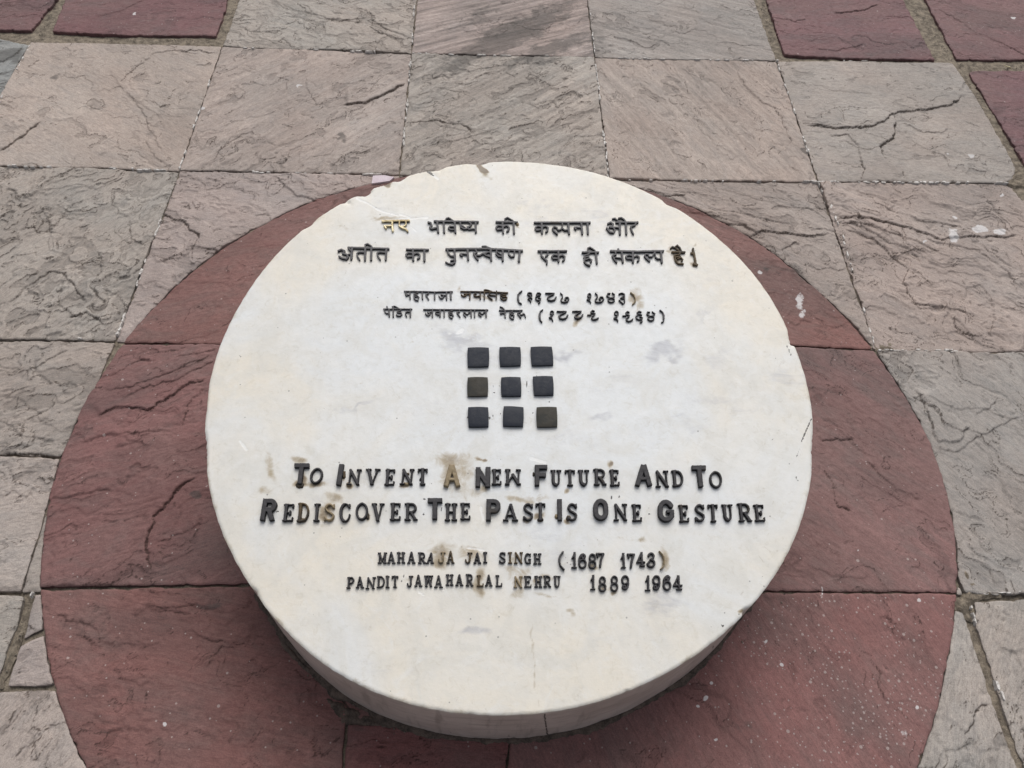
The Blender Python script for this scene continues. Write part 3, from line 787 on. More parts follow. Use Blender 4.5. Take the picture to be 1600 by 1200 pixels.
slab(G((1420, 950), (1507, 952), (1516, 982), (1531, 1027), (1546, 1072), (1566, 1132), (1591, 1197)) + [gridpt(2.985, 4), gridpt(1.5, 4), gridpt(2.0, 3.4)], tone=(.30, .275, .25), ang=70, clip='out', gap=.006, **g)
# red stones of the circle
r_ = dict(kind='red_slab', clip='in', gap=.0022)
slab(G((-200, 531), (196, 536), (420, 537), (800, 540), (800, 150), (-200, 150)), tone=T_RED, ang=20, **r_)
slab(G((-200, 532.3), (196, 537.2), (420, 538.2), (800, 700), (800, 909), (400, 912), (64, 918), (-200, 915)), tone=T_RED2, ang=22, rough=1.2, terr=1.5, z=.002, label='red sandstone stone with a long curved crack', **r_)
slab(G((-200, 919), (64, 921), (400, 915), (560, 1126), (540, 1128), (526, 1320), (500, 1750), (-900, 1750)), tone=(.150, .076, .067), ang=-8, rough=1.1, terr=1.2, **r_)
slab(G((400, 915), (800, 915), (800, 1128), (560, 1127)), tone=T_RED, **r_)
slab(G((543, 1132), (800, 1131), (777, 1320), (768, 1750), (503, 1750), (529, 1320)), tone=(.140, .06, .055), ang=0, rough=.8, **r_)
slab(G((800, 150), (2000, 150), (2000, 548), (1390, 547), (1245, 540), (800, 520)), tone=(.152, .080, .069), ang=-20, **r_)
slab(G((800, 521), (1245, 541), (1390, 548.4), (2000, 550), (2000, 926), (1506, 926), (1240, 924), (800, 920)), tone=(.158, .094, .086), ang=-38, rough=.8, streak=.05, **r_)
slab(G((800, 921), (1240, 925), (1505, 927), (2000, 929), (2600, 1750), (771, 1750), (780, 1320), (800, 1128)), tone=(.172, .088, .080), ang=-60, rough=.6, terr=.6, label='red sandstone stone speckled with drops of pale paint', **r_)
# outer red stones, in wide cement joints
r2 = dict(kind='red_slab', gap=.002, edge=.003)
slab(G((-250, 44), (50, 50), (93, -4), (130, -60), (-200, -80)), tone=(.128, .072, .072), z=.006, ang=15, **r2)
slab(G((82, 52), (200, 57), (338, 58), (352, 20), (362, -40), (120, -60), (104, 0)), tone=(.132, .070, .071), z=.006, ang=12, terr=.7, rough=.7, **r2)
slab(G((1192, -70), (1196, 0), (1224, 88), (1330, 93), (1460, 95), (1412, 2), (1385, -70)), tone=(.132, .074, .075), z=.004, ang=8, **r2)
slab(G((1410, -70), (1446, 2), (1494, 94), (1700, 96), (1700, -70)), tone=(.138, .080, .079), z=.006, ang=-20, **r2)
slab(G((1512, 111), (1800, 112), (1900, 300), (1620, 290), (1560, 190)), tone=(.130, .074, .076), z=.004, ang=-10, **r2)
slab(G((1618, 300), (1900, 304), (2000, 548), (1720, 546)), tone=(.15, .068, .07), z=.003, step=.012, **r2)
# stones beyond the frame, coarser
for i in range(-2, 6):
    for j in (-3, -2, -1):
        if 0 <= i <= 2 and j == -1: continue
        if j == -1 and i in (-2, -1, 3, 4): continue
        q = [gridpt(i, j), gridpt(i + 1, j), gridpt(i + 1, j + 1), gridpt(i, j + 1)]
        if 0 <= i <= 2: slab(q, tone=T_GREY, ang=random.uniform(-60, 60), step=.014, **g)
        else: slab(q, tone=T_RED, step=.014, z=.006, gap=.02, kind='red_slab')
for i in range(-2, 6):
    for j in (4, 5):
        slab([gridpt(i, j), gridpt(i + 1, j), gridpt(i + 1, j + 1), gridpt(i, j + 1)], tone=T_GREY, ang=random.uniform(-60, 60), step=.010, clip='out', **g)
for i, j in ((-3, 1), (-2, 1), (4, 2), (5, 2), (5, 3)):
    q = [gridpt(i, j), gridpt(i + 1, j), gridpt(i + 1, j + 1), gridpt(i, j + 1)]
    slab(q, tone=T_GREY, ang=random.uniform(-60, 60), step=.010, **g)

# little pale chip wedged at the rim of the red circle
pc = on = ground([(583, 277), (600, 276), (616, 279), (609, 285), (596, 287), (581, 289)])
cc = pc.mean(0)
V = [(p[0] - cc[0], p[1] - cc[1], .006) for p in pc] + [(p[0] - cc[0], p[1] - cc[1], -.01) for p in pc]
n = len(pc)
me = bpy.data.meshes.new('stone_chip'); me.from_pydata(V, [], [tuple(range(n))[::-1]] + [(k, (k + 1) % n, n + (k + 1) % n, n + k) for k in range(n)])
o = link('stone_chip', me, PINKCHIP, pav_bed, (cc[0], cc[1], 0)); o['label'] = 'pale pink stone chip wedged between slab and red circle'

# ------------------------------------------------------------------ lime residue along the joints
def lime():
    V, Fs = [], []
    segs = [((347, 74), (281, 264), .75), ((643, 85), (626, 272), .9), ((930, 92), (951, 278), .9), ((1214, 98), (1278, 282), .35), ((1200, 95), (1490, 98), .25),
            ((0, 260), (280, 267), .45), ((280, 268), (610, 273), .75), ((952, 281), (1279, 284), .35), ((1279, 285), (1588, 286), .8), ((280, 268), (181, 532), 1.1),
            ((1280, 286), (1310, 350), 1.0), ((1310, 350), (1368, 545), .25), ((348, 74), (643, 83), .25), ((643, 84), (930, 91), .4), ((930, 91), (1214, 96), .5),
            ((648, 0), (643, 82), .8), ((920, 0), (930, 90), .9), ((100, 528), (180, 534), .8), ((1370, 548), (1600, 549), .9), ((50, 925), (14, 1000), 1.1), ((14, 1000), (0, 1050), .8),
            ((1515, 945), (1600, 1190), .8), ((1507, 930), (1600, 925), .7), ((0, 160), (48, 70), .5), ((1530, 928), (1600, 924), .5), ((33, 925), (64, 920), .5)]
    for a, b, den in segs:
        A, B = ground([a, b])
        L = np.hypot(*(B - A)); t = (B - A) / L; nrm = np.array([-t[1], t[0]])
        k = int(L * 120 * den)
        for _ in range(k):
            s = rng.random()
            if perlin(np.array([s * L * 9 + a[0]]), np.array([a[1] * .31]), 77)[0] < 0.02: continue
            c = A + t * s * L + nrm * rng.normal(0, .0016)
            la, wa = rng.uniform(.003, .016) , rng.uniform(.0014, .0042)
            th = rng.normal(0, .25); m = rng.integers(6, 9)
            base = len(V); z0 = rng.uniform(.0012, .0040)
            for r in range(m):
                q = 2 * math.pi * r / m
                e = t * math.cos(q + th) * la * rng.uniform(.6, 1.1) + nrm * math.sin(q + th) * wa * rng.uniform(.6, 1.2)
                V.append((c[0] + e[0] * .7, c[1] + e[1] * .7, z0 + .001)); V.append((c[0] + e[0], c[1] + e[1], -.008))
            Fs.append(tuple(base + 2 * r for r in range(m)))
            for r in range(m):
                r2 = (r + 1) % m
                Fs.append((base + 2 * r, base + 2 * r + 1, base + 2 * r2 + 1, base + 2 * r2))
    me = bpy.data.meshes.new('lime_residue'); me.from_pydata(V, [], Fs); me.update()
    o = link('lime_residue', me, LIME, pav_bed); o['kind'] = 'stuff'


lime()

# lumps of cement trowelled into the wider joints
def patch(pts, mat, hgt=.0035):
    P = ground(pts); st = .0025
    gx = np.arange(P[:, 0].min() - st, P[:, 0].max() + 2 * st, st); gy = np.arange(P[:, 1].min() - st, P[:, 1].max() + 2 * st, st)
    X, Y = np.meshgrid(gx, gy)
    f = poly_f(X, Y, [tuple(q) for q in P]) + .003 * fbm(X * 50, Y * 50, 71, 3)
    px, py, quads, polys, rim = clip_mesh(gx, gy, f)
    i0, j0 = np.clip(px.astype(int), 0, len(gx) - 2), np.clip(py.astype(int), 0, len(gy) - 2)
    a, b = px - i0, py - j0
    fv = f[j0, i0] * (1 - a) * (1 - b) + f[j0, i0 + 1] * a * (1 - b) + f[j0 + 1, i0] * (1 - a) * b + f[j0 + 1, i0 + 1] * a * b
    xx, yy = gx[0] + px * st, gy[0] + py * st
    z = -.004 + (hgt + .004) * sstep(0, .009, fv) * (.8 + .35 * fbm(xx * 60, yy * 60, 72, 4, .65))
    c = np.array([xx.mean(), yy.mean(), 0])
    link('cement_patch', make_mesh('cement_patch', np.c_[xx, yy, z] - c, quads, polys), mat, pav_bed, tuple(c))


patch([(1500, 885), (1512, 890), (1522, 905), (1535, 921), (1565, 922), (1565, 932), (1532, 936), (1516, 952), (1524, 972), (1514, 970), (1494, 952), (1484, 938), (1505, 932), (1509, 915)], MORTAR)
patch([(1572, 288), (1590, 262), (1605, 275), (1610, 296), (1585, 292)], MORTAR)
patch([(1335, 500), (1350, 508), (1362, 530), (1372, 550), (1360, 544), (1350, 520)], MORTAR, .003)
patch([(500, 1083), (540, 1098), (600, 1124), (668, 1141), (640, 1141), (548, 1134), (531, 1134), (528, 1165), (521, 1165), (526, 1128)], GRIME, .004)
patch([(425, 960), (455, 1010), (505, 1060), (540, 1085), (505, 1075), (455, 1030), (430, 990)], GRIME, .004)
patch([(8, 1030), (20, 1000), (34, 985), (30, 1010), (14, 1050), (2, 1075), (-6, 1075)], MORTAR, .0015)


def grit():
    V, Fs = [], []
    lines = [((95, -5), (60, 58)), ((0, 56), (350, 66)), ((350, 66), (370, 0)), ((1185, 0), (1215, 92)), ((1420, 0), (1490, 95)), ((1500, 104), (1600, 106)), ((1500, 100), (1590, 280)), ((1505, 925), (1600, 1190)),
             ((1500, 900), (1560, 928)), ((50, 925), (5, 1065)), ((430, 975), (560, 1110)), ((560, 1130), (650, 1140)), ((1150, 1010), (1230, 930)), ((345, 840), (400, 930)), ((450, 1020), (520, 1075)), ((0, 530), (180, 534)), ((180, 533), (280, 268)), ((1310, 350), (1368, 545))]
    for a, b in lines:
        A, B = ground([a, b]); L = np.hypot(*(B - A)); t = (B - A) / L; nrm = np.array([-t[1], t[0]])
        for _ in range(int(L * 90)):
            c = A + t * rng.random() * L + nrm * rng.normal(0, .006)
            r = rng.uniform(.0006, .0022); base = len(V)
            z0 = rng.uniform(-.002, .001)
            for k in range(5):
                q = 2 * math.pi * k / 5 + rng.random() * .6
                V.append((c[0] + r * math.cos(q), c[1] + r * math.sin(q), z0))
            V.append((c[0], c[1], z0 + r * 1.2)); V.append((c[0], c[1], z0 - r))
            for k in range(5):
                Fs.append((base + k, base + (k + 1) % 5, base + 5)); Fs.append((base + (k + 1) % 5, base + k, base + 6))
    me = bpy.data.meshes.new('grit'); me.from_pydata(V, [], Fs); me.update()
    o = link('grit', me, simple_rock('grit_stone', (0.04, 0.035, 0.03), (0.30, 0.26, 0.21), 700, .0005)); o['kind'] = 'stuff'


grit()

# a bit of dry straw in the cement joint
sk = k = NT('dry_straw'); k.b.inputs['Base Color'].default_value = (0.55, 0.48, 0.30, 1); k.b.inputs['Roughness'].default_value = .7
pts = np.c_[ground([(1567, 102), (1571, 106), (1576, 108), (1580, 111)]), [.002, .006, .008, .005]]
V, Fs = [], []
for i, p in enumerate(pts):
    for q in range(6):
        t = 2 * math.pi * q / 6; r = (.0012, .0026, .0032, .0014)[i]
        V.append((p[0] - pts[0][0], p[1] - pts[0][1] + r * math.cos(t), p[2] + r * .6 * math.sin(t)))
for i in range(3):
    for q in range(6): Fs.append((i * 6 + q, i * 6 + (q + 1) % 6, (i + 1) * 6 + (q + 1) % 6, (i + 1) * 6 + q))
Fs += [tuple(range(6))[::-1], tuple(range(18, 24))]
me = bpy.data.meshes.new('straw_bit'); me.from_pydata(V, [], Fs)
o = link('straw_bit', me, sk.m, None, (pts[0][0], pts[0][1], 0)); o['label'] = 'tiny curled bit of pale dry straw in the wide cement joint at upper right'; o['category'] = 'straw'

# ------------------------------------------------------------------ the marble drum
root = bpy.data.objects.new('marble_memorial_drum', None)
COL.objects.link(root)
root.location = (CX, CY, 0)
root.empty_display_size = .2
root['label'] = 'round white marble drum with raised dark lettering and nine squares on its sloping top'
root['category'] = 'memorial'


def topz(x, y): return ZC + SLX * (x - CX) + SLY * (y - CY)


# stains on the top: photo centre, half axes, lean, strength
BROWN = [(706, 722, 26, 14, 0, .55), (722, 740, 18, 34, 0, .40), (700, 742, 12, 24, 0, .5), (720, 715, 20, 9, -10, .4), (468, 758, 12, 6, 0, .95), (474, 748, 6, 12, 0, .8), (494, 757, 15, 6, 0, .75), (466, 718, 13, 5, 0, .55),
         (425, 735, 6, 26, -18, .42), (412, 768, 14, 6, 5, .40), (520, 780, 14, 8, 0, .6), (510, 800, 8, 12, 0, .65), (508, 818, 14, 5, 0, .35), (548, 757, 6, 5, 0, 1.0), (538, 742, 4, 8, 0, .8),
         (690, 862, 14, 16, 0, .6), (688, 880, 12, 12, 0, .6), (700, 855, 20, 8, 0, .3), (735, 868, 14, 12, 0, .45), (722, 870, 8, 14, 0, .35), (802, 885, 16, 6, 10, .4), (805, 870, 5, 14, 0, .4),
         (812, 892, 22, 10, 0, .40), (804, 908, 12, 14, 0, .5), (806, 925, 10, 10, 0, .4), (752, 898, 8, 10, 0, .6), (750, 918, 9, 16, 5, .6), (745, 870, 24, 12, 0, .2), (854, 903, 8, 6, 0, .5), (836, 912, 6, 6, 0, .6),
         (1038, 872, 8, 16, 0, .6), (1044, 885, 5, 10, 0, .4), (992, 462, 10, 14, 0, .55), (998, 478, 6, 8, 0, .5), (900, 502, 5, 5, 0, .5), (901, 498, 4, 7, 0, .7), (834, 460, 12, 8, 0, .18), (719, 457, 5, 8, 0, .4), (760, 468, 20, 4, 0, .45),
         (810, 783, 20, 5, 10, .5), (840, 780, 22, 4, 0, .35), (826, 785, 12, 8, 0, .45), (844, 810, 7, 5, 0, .8), (822, 812, 8, 4, 0, .55), (868, 806, 4, 5, 0, .7), (888, 812, 5, 5, 0, .8), (888, 765, 4, 4, 0, .7), (957, 726, 4, 5, 0, .8),
         (892, 742, 3, 9, 0, .4), (634, 757, 6, 4, 0, .9), (576, 808, 4, 6, 0, .8), (475, 812, 7, 5, 0, .7), (1095, 763, 3, 4, 0, .6), (750, 717, 9, 3, 25, .75), (757, 720, 5, 3, 30, .9), (745, 770, 9, 8, 10, .3), (728, 780, 3, 5, 0, .4),
         (1055, 402, 5, 9, 0, .5), (1050, 390, 5, 4, 0, .5), (1079, 412, 4, 4, 0, .8), (1083, 380, 3, 3, 0, .5), (808, 354, 4, 5, 0, .5), (602, 345, 22, 4, 0, .5), (640, 342, 12, 4, 0, .2), (535, 355, 9, 3, 0, .25), (750, 263, 15, 4, 38, 1.5), (760, 269, 6, 3, 35, 1.6), (606, 286, 7, 3, -15, 1.2),
         (930, 888, 7, 4, 0, .7), (941, 925, 7, 3, 0, .7), (960, 925, 6, 3, 0, .7), (950, 920, 3, 3, 0, .4), (755, 765, 6, 5, 0, .5), (1260, 820, 3, 5, 0, .3), (902, 815, 20, 6, 0, .0), (900, 960, 4, 12, 0, .25), (895, 955, 5, 4, 0, .4),
         (990, 845, 30, 3, 0, .35), (1000, 843, 8, 3, 0, .5), (912, 845, 20, 3, 3, .2), (850, 932, 16, 3, 0, .4), (825, 918, 12, 3, 0, .3), (580, 980, 4, 8, 0, .2), (830, 1000, 2, 30, -3, .42), (834, 1045, 1.6, 40, -4, .36), (842, 1092, 1.4, 26, -10, .34), (1160, 955, 4, 3, 0, .7),
         (565, 592, 4, 3, 0, .3), (440, 640, 4, 3, 0, .2), (935, 890, 5, 4, 0, .6), (640, 905, 12, 3, -5, .3), (1200, 680, 3, 24, 18, .22)]
VEIN = [(720, 530, 40, 12, 15, .75), (740, 522, 25, 8, 0, .5), (880, 556, 16, 9, 0, .85), (1035, 550, 32, 12, -12, .8), (1045, 556, 14, 6, 0, .7), (1070, 660, 40, 10, 5, .35), (938, 650, 18, 7, 0, .75), (1110, 625, 30, 10, 0, .35),
        (1225, 590, 22, 14, 0, .45), (1120, 560, 30, 14, 0, .30), (960, 600, 40, 12, 0, .2), (900, 690, 60, 14, -5, .2), (745, 990, 14, 7, 0, .65), (870, 860, 60, 30, 20, .25), (1040, 945, 30, 16, 0, .5), (1030, 925, 30, 12, 0, .25), (550, 752, 50, 14, 0, .25),
        (470, 800, 60, 18, 0, .2), (700, 640, 80, 20, 0, .12), (940, 340, 40, 12, 30, .3), (860, 340, 40, 12, 0, .2), (1010, 290, 30, 7, 10, .3), (830, 320, 30, 10, -10, .25), (1165, 640, 30, 10, 0, .25), (1110, 440, 20, 8, 0, .3), (1100, 490, 6, 26, 30, .32),
        (590, 1045, 60, 10, 0, .15), (1155, 780, 20, 6, 0, .2), (560, 640, 30, 3, -10, .55), (575, 634, 20, 3, -10, .45), (590, 320, 30, 8, 10, .25), (750, 560, 40, 16, 0, .2), (1025, 700, 12, 30, 0, .15), (965, 1000, 40, 14, 0, .15)]
SCR = [((604, 345), (668, 340), 3, .8), ((558, 310), (590, 327), 2.6, .9), ((590, 327), (622, 338), 2.4, .8), ((668, 266), (685, 280), 3, .9), ((625, 335), (640, 340), 3, .9), ((640, 352), (652, 362), 2.5, .7), ((360, 755), (385, 780), 3.5, .42), ((749, 783), (752, 795), 1.6, .8), ((752, 792), (756, 812), 3, 1.), ((745, 720), (752, 745), 2, .5), ((376, 690), (386, 702), 4, .8),
       ((700, 520), (740, 530), 5, .6), ((752, 500), (765, 492), 2.5, .8), ((715, 520), (722, 515), 5, .9), ((675, 865), (672, 880), 3, .6), ((700, 918), (738, 913), 3, .5), ((730, 857), (755, 860), 3, .9), ((730, 448), (722, 462), 3, .6), ((1080, 500), (1105, 472), 2.5, .35),
       ((830, 716), (852, 722), 4, .9), ((1010, 320), (1030, 330), 3, .3), ((655, 925), (662, 930), 3, .8), ((470, 620), (500, 600), 1.6, .3), ((900, 420), (905, 425), 4, .6), ((820, 362), (824, 366), 4, .7), ((820, 700), (850, 690), 2, .3), ((1130, 700), (1150, 660), 2, .3)]
BLK = [((560, 1080), (566, 1086), 1.0, .5), ((620, 1120), (640, 1126), .9, .4), ((930, 1128), (960, 1120), .9, .45), ((980, 1105), (1010, 1094), .9, .5), ((880, 1140), (884, 1132), 1.2, .5), ((1060, 1062), (1064, 1056), 1.0, .5), ((700, 1140), (704, 1144), 1.4, .6), ((575, 318), (592, 327), 1.2, .55), ((668, 268), (678, 275), 1.3, 1.0), ((655, 270), (664, 268), 1.2, .6), ((1000, 1075), (1003, 1082), 1.5, .0), ((785, 1118), (786, 1132), 1.0, .6), ((790, 1148), (812, 1155), 1.3, .6), ((707, 1120), (715, 1122), 1.0, .5), ((1252, 690), (1268, 655), 1.6, .8), ((1245, 715), (1250, 700), 1.5, .6), ((1244, 745), (1246, 752), 1.8, .8), ((1228, 508), (1233, 514), 1.5, .9), ((1229, 540), (1236, 555), 1.4, .8), ((1128, 976), (1130, 978), 1.6, 1.2), ((1114, 1010), (1115, 1012), 1.6, 1.2),
       ((627, 910), (632, 897), 1.2, .7), ((630, 893), (632, 895), 1.5, .6), ((770, 602), (771, 604), 1.6, .8), ((771, 613), (772, 614), 1.6, .8), ((823, 596), (824, 606), 1.4, .8), ((826, 612), (827, 613), 1.4, .8), ((837, 583), (841, 583), 1.2, .6), ((769, 646), (770, 650), 1.4, .8),
       ((782, 645), (782, 647), 1.2, .7), ((859, 628), (860, 631), 1.5, .9), ((832, 645), (833, 645), 1.4, .7), ((764, 652), (765, 654), 2.2, 1.0), ((730, 652), (731, 652), 2.0, 1.0), ((1205, 690), (1218, 670), 1.2, .5), ((640, 803), (640, 804), 1.4, .9), ((663, 780), (663, 781), 1.8, 1.1),
       ((690, 793), (690, 798), 1.2, .9), ((690, 804), (690, 805), 1.2, .9), ((603, 797), (601, 803), 1.2, .7), ((661, 803), (662, 804), 1.8, 1.0), ((609, 774), (610, 775), 1.3, .7), ((706, 778), (706, 779), 1.3, .7), ((955, 779), (956, 775), 1.5, .9), ((967, 777), (968, 775), 1.4, .8),
       ((1014, 803), (1015, 804), 1.6, .9), ((1012, 795), (1013, 794), 1.5, .6), ((912, 790), (913, 791), 1.3, .5), ((914, 801), (915, 801), 1.3, .5), ((885, 870), (885, 871), 1.4, .9), ((886, 879), (886, 879), 1.6, 1.), ((979, 873), (980, 874), 1.4, .8), ((490, 890), (497, 889), 1.2, .4),
       ((506, 637), (506, 638), 1.5, .8), ((375, 556), (377, 557), 2, .7), ((1022, 742), (1027, 748), 1.5, .5), ((594, 742), (595, 747), 1.2, .6), ((598, 741), (598, 744), 1.2, .5), ((782, 718), (784, 718), 1.5, .6), ((674, 756), (675, 757), 1.4, .7), ((417, 748), (418, 749), 1.6, .7),
       ((420, 803), (424, 802), 1.3, .8), ((432, 799), (435, 799), 1.3, .9), ((590, 276), (594, 278), 2.0, 0), ((672, 268), (676, 272), 1.6, .8), ((730, 280), (733, 281), 1.5, .5), ((820, 735), (826, 734), 1.0, .4), ((740, 925), (742, 920), 1.2, .3), ((665, 893), (668, 896), 1.2, .3),
       ((851, 1116), (856, 1158), 1.4, 1.0), ((568, 446), (569, 447), 2.2, .6), ((490, 442), (491, 445), 2, .4), ((585, 1050), (584, 1056), 1.2, .5), ((645, 970), (646, 976), 1.2, .5), ((665, 685), (663, 690), 1.2, .6)]


def segs_mask(PXY, lst):
    out = np.zeros(len(PXY))
    for a, b, w, s in lst:
        if s == 0: continue
        near = (np.abs(PXY[:, 0] - (a[0] + b[0]) / 2) < abs(a[0] - b[0]) / 2 + 4 * w) & (np.abs(PXY[:, 1] - (a[1] + b[1]) / 2) < abs(a[1] - b[1]) / 2 + 4 * w)
        if not near.any(): continue
        d, _, _ = line_d(PXY[near, 0], PXY[near, 1], [a, (b[0] + .01, b[1])])
        out[near] = np.maximum(out[near], s * np.exp(-(d / w) ** 2))
    return out


def drum():
    st = 0.0028
    R = DR + .02
    gx = np.arange(CX - R, CX + R, st); gy = np.arange(CY - R, CY + R, st)
    X, Y = np.meshgrid(gx, gy)
    th = np.arctan2(Y - CY, X - CX)
    f = DRUM_R(th) - np.hypot(X - CX, Y - CY)
    X1, Y1 = X, Y
    # knocks along the arris
    P = photo(np.c_[X.ravel(), Y.ravel(), topz(X, Y).ravel()])
    chips = [(590, 281, 16, 7, .007), (622, 275, 9, 8, .006), (572, 302, 12, 7, .005), (680, 263, 12, 5, .003), (750, 255, 12, 6, .003), (545, 318, 8, 4, .003), (1168, 955, 7, 5, .006), (1113, 1010, 4, 4, .003), (1236, 530, 5, 18, .003),
             (318, 620, 6, 40, .002), (322, 700, 4, 30, .002), (1270, 700, 4, 30, .002), (1050, 318, 20, 5, .002), (400, 925, 8, 10, .0015), (980, 1082, 4, 3, .002), (735, 1118, 6, 3, .002), (480, 350, 14, 6, .002)]
    ch = np.zeros(len(P))
    for x, y, a, b, dpt in chips:
        ch = np.maximum(ch, dpt * np.exp(-(((P[:, 0] - x) / a) ** 2 + ((P[:, 1] - y) / b) ** 2)))
    ch = ch.reshape(X.shape)
    fe = f - ch * (1.1 + 1.8 * np.abs(perlin(X * 90, Y * 90, 9))) + .0006 * fbm(X * 50, Y * 50, 12, 3)
    px, py, quads, polys, rim = clip_mesh(gx, gy, fe)
    xx, yy = gx[0] + px * st, gy[0] + py * st
    i0, j0 = np.clip(px.astype(int), 0, len(gx) - 2), np.clip(py.astype(int), 0, len(gy) - 2)
    a, b = px - i0, py - j0
    bil = lambda A: (A[j0, i0] * (1 - a) * (1 - b) + A[j0, i0 + 1] * a * (1 - b) + A[j0 + 1, i0] * (1 - a) * b + A[j0 + 1, i0 + 1] * a * b)
    fv = bil(fe); cv = bil(ch)
    bev = 0.0028 + cv * 2.2
    zz = topz(xx, yy) - bev * 0.75 * np.clip(1 - fv / bev, 0, 1) ** 2 + 0.0006 * fbm(xx * 4, yy * 4, 3, 2) - cv * .6 * np.abs(perlin(xx * 70, yy * 70, 4))
    V = np.c_[xx, yy, zz]
    rim = np.array(rim); nv = len(V)
    rid = np.unique(rim); nr = len(rid)
    pos_in = np.full(nv, -1); pos_in[rid] = np.arange(nr)
    levels = 14
    allV = [V, V[rid]]; eq = []
    prev = nv + np.arange(nr); start = nv + nr
    for L in range(1, levels + 1):
        t_ = L / levels
        ring = V[rid].copy()
        ring[:, 2] = V[rid, 2] * (1 - t_) + (-0.02) * t_
        thr = np.arctan2(ring[:, 1] - CY, ring[:, 0] - CX)
        rr = np.hypot(ring[:, 0] - CX, ring[:, 1] - CY)
        # chipped rim heals within the first centimetre; saw ripple below
        r0 = DRUM_R(thr)
        k = min(1, t_ * 4)
        rr = rr * (1 - k) + (r0 - .0008) * k + .0008 * fbm(thr * 12, ring[:, 2] * 20, 8, 3) * k
        ring[:, 0] = CX + rr * np.cos(thr); ring[:, 1] = CY + rr * np.sin(thr)
        allV.append(ring)
        cur = start + (L - 1) * nr + np.arange(nr)
        A0, A1 = pos_in[rim[:, 0]], pos_in[rim[:, 1]]
        eq.append(np.stack([prev[A0], cur[A0], cur[A1], prev[A1]], 1))
        prev = cur
    VV = np.concatenate(allV)
    eq = np.concatenate(eq)
    o3 = np.array([CX, CY, 0])
    me = make_mesh('marble_body', VV - o3, quads, polys, eq)
    me.polygons.foreach_set('use_smooth', np.ones(len(me.polygons), bool))
    Pv = photo(VV)
    x_, y_ = VV[:, 0], VV[:, 1]
    J = np.c_[fbm(x_ * 22, y_ * 22, 91, 3), fbm(x_ * 22, y_ * 22, 92, 3)]
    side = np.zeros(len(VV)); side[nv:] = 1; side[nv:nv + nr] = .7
    tm = 1 - np.clip(side * 2, 0, 1)
    br = blobs(Pv + J * 7, BROWN) * tm; ve = blobs(Pv + J * 14, VEIN) * tm; scx = segs_mask(Pv + J * 1.5, SCR) * tm
    rad = np.hypot(x_ - CX, y_ - CY) / DR
    warm = 0.36 + 0.36 * sstep(.5, 1.0, rad) - 0.36 * np.exp(-(((Pv[:, 0] - 830) / 260) ** 2 + ((Pv[:, 1] - 620) / 330) ** 2)) + .25 * sstep(560, 300, Pv[:, 1])*0.6 - 0.15 * sstep(880, 1080, Pv[:, 1])
    # yellowed arris
    edge_y = np.exp(-np.abs(DRUM_R(np.arctan2(y_ - CY, x_ - CX)) - np.hypot(x_ - CX, y_ - CY)) / .006) * .28 * (tm > 0) * (.5 + np.abs(fbm(x_ * 12, y_ * 12, 33, 3)))
    br = np.maximum(br, edge_y)
    bk = segs_mask(Pv + J * .8, BLK)
    # grime creeping up from the joint with the paving
    gr = np.exp(-(VV[:, 2] - .0) / .008) * (side > .9)
    bk = np.maximum(bk, gr * .8)
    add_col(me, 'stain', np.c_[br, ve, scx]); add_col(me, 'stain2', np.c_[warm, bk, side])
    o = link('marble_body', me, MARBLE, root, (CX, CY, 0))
    return o


drum()


# cracked dark cement fillet round the foot of the drum
def fillet():
    n = 720; V = []; Fs = []
    prof = [(-.006, .008), (.002, .007), (.005, .004), (.009, .001), (.011, -.012)]
    for k in range(n):
        t = 2 * math.pi * k / n
        w = 0.55 + 1.1 * max(0, fbm(np.array([math.cos(t) * 7]), np.array([math.sin(t) * 7]), 44, 4)[0] + .25)
        hh = 0.5 + .9 * max(0, fbm(np.array([math.cos(t) * 16]), np.array([math.sin(t) * 16]), 45, 3)[0] + .2)
        for dr, z in prof:
            j = rng.normal(0, .0008)
            r = float(DRUM_R(np.array([math.atan2(math.sin(t), math.cos(t))]))[0]) + (dr * w if dr > 0 else dr) + j
            V.append((r * math.cos(t), r * math.sin(t), z * hh + rng.normal(0, .0006) if z > 0 else z))
    m = len(prof)
    for k in range(n):
        k2 = (k + 1) % n
        for q in range(m - 1):
            Fs.append((k * m + q, k * m + q + 1, k2 * m + q + 1, k2 * m + q))
    me = bpy.data.meshes.new('mortar_fillet'); me.from_pydata(V, [], Fs)
    me.polygons.foreach_set('use_smooth', [True] * len(Fs)); me.update()
    o = link('mortar_fillet', me, GRIME, root, (CX, CY, 0.0))


fillet()


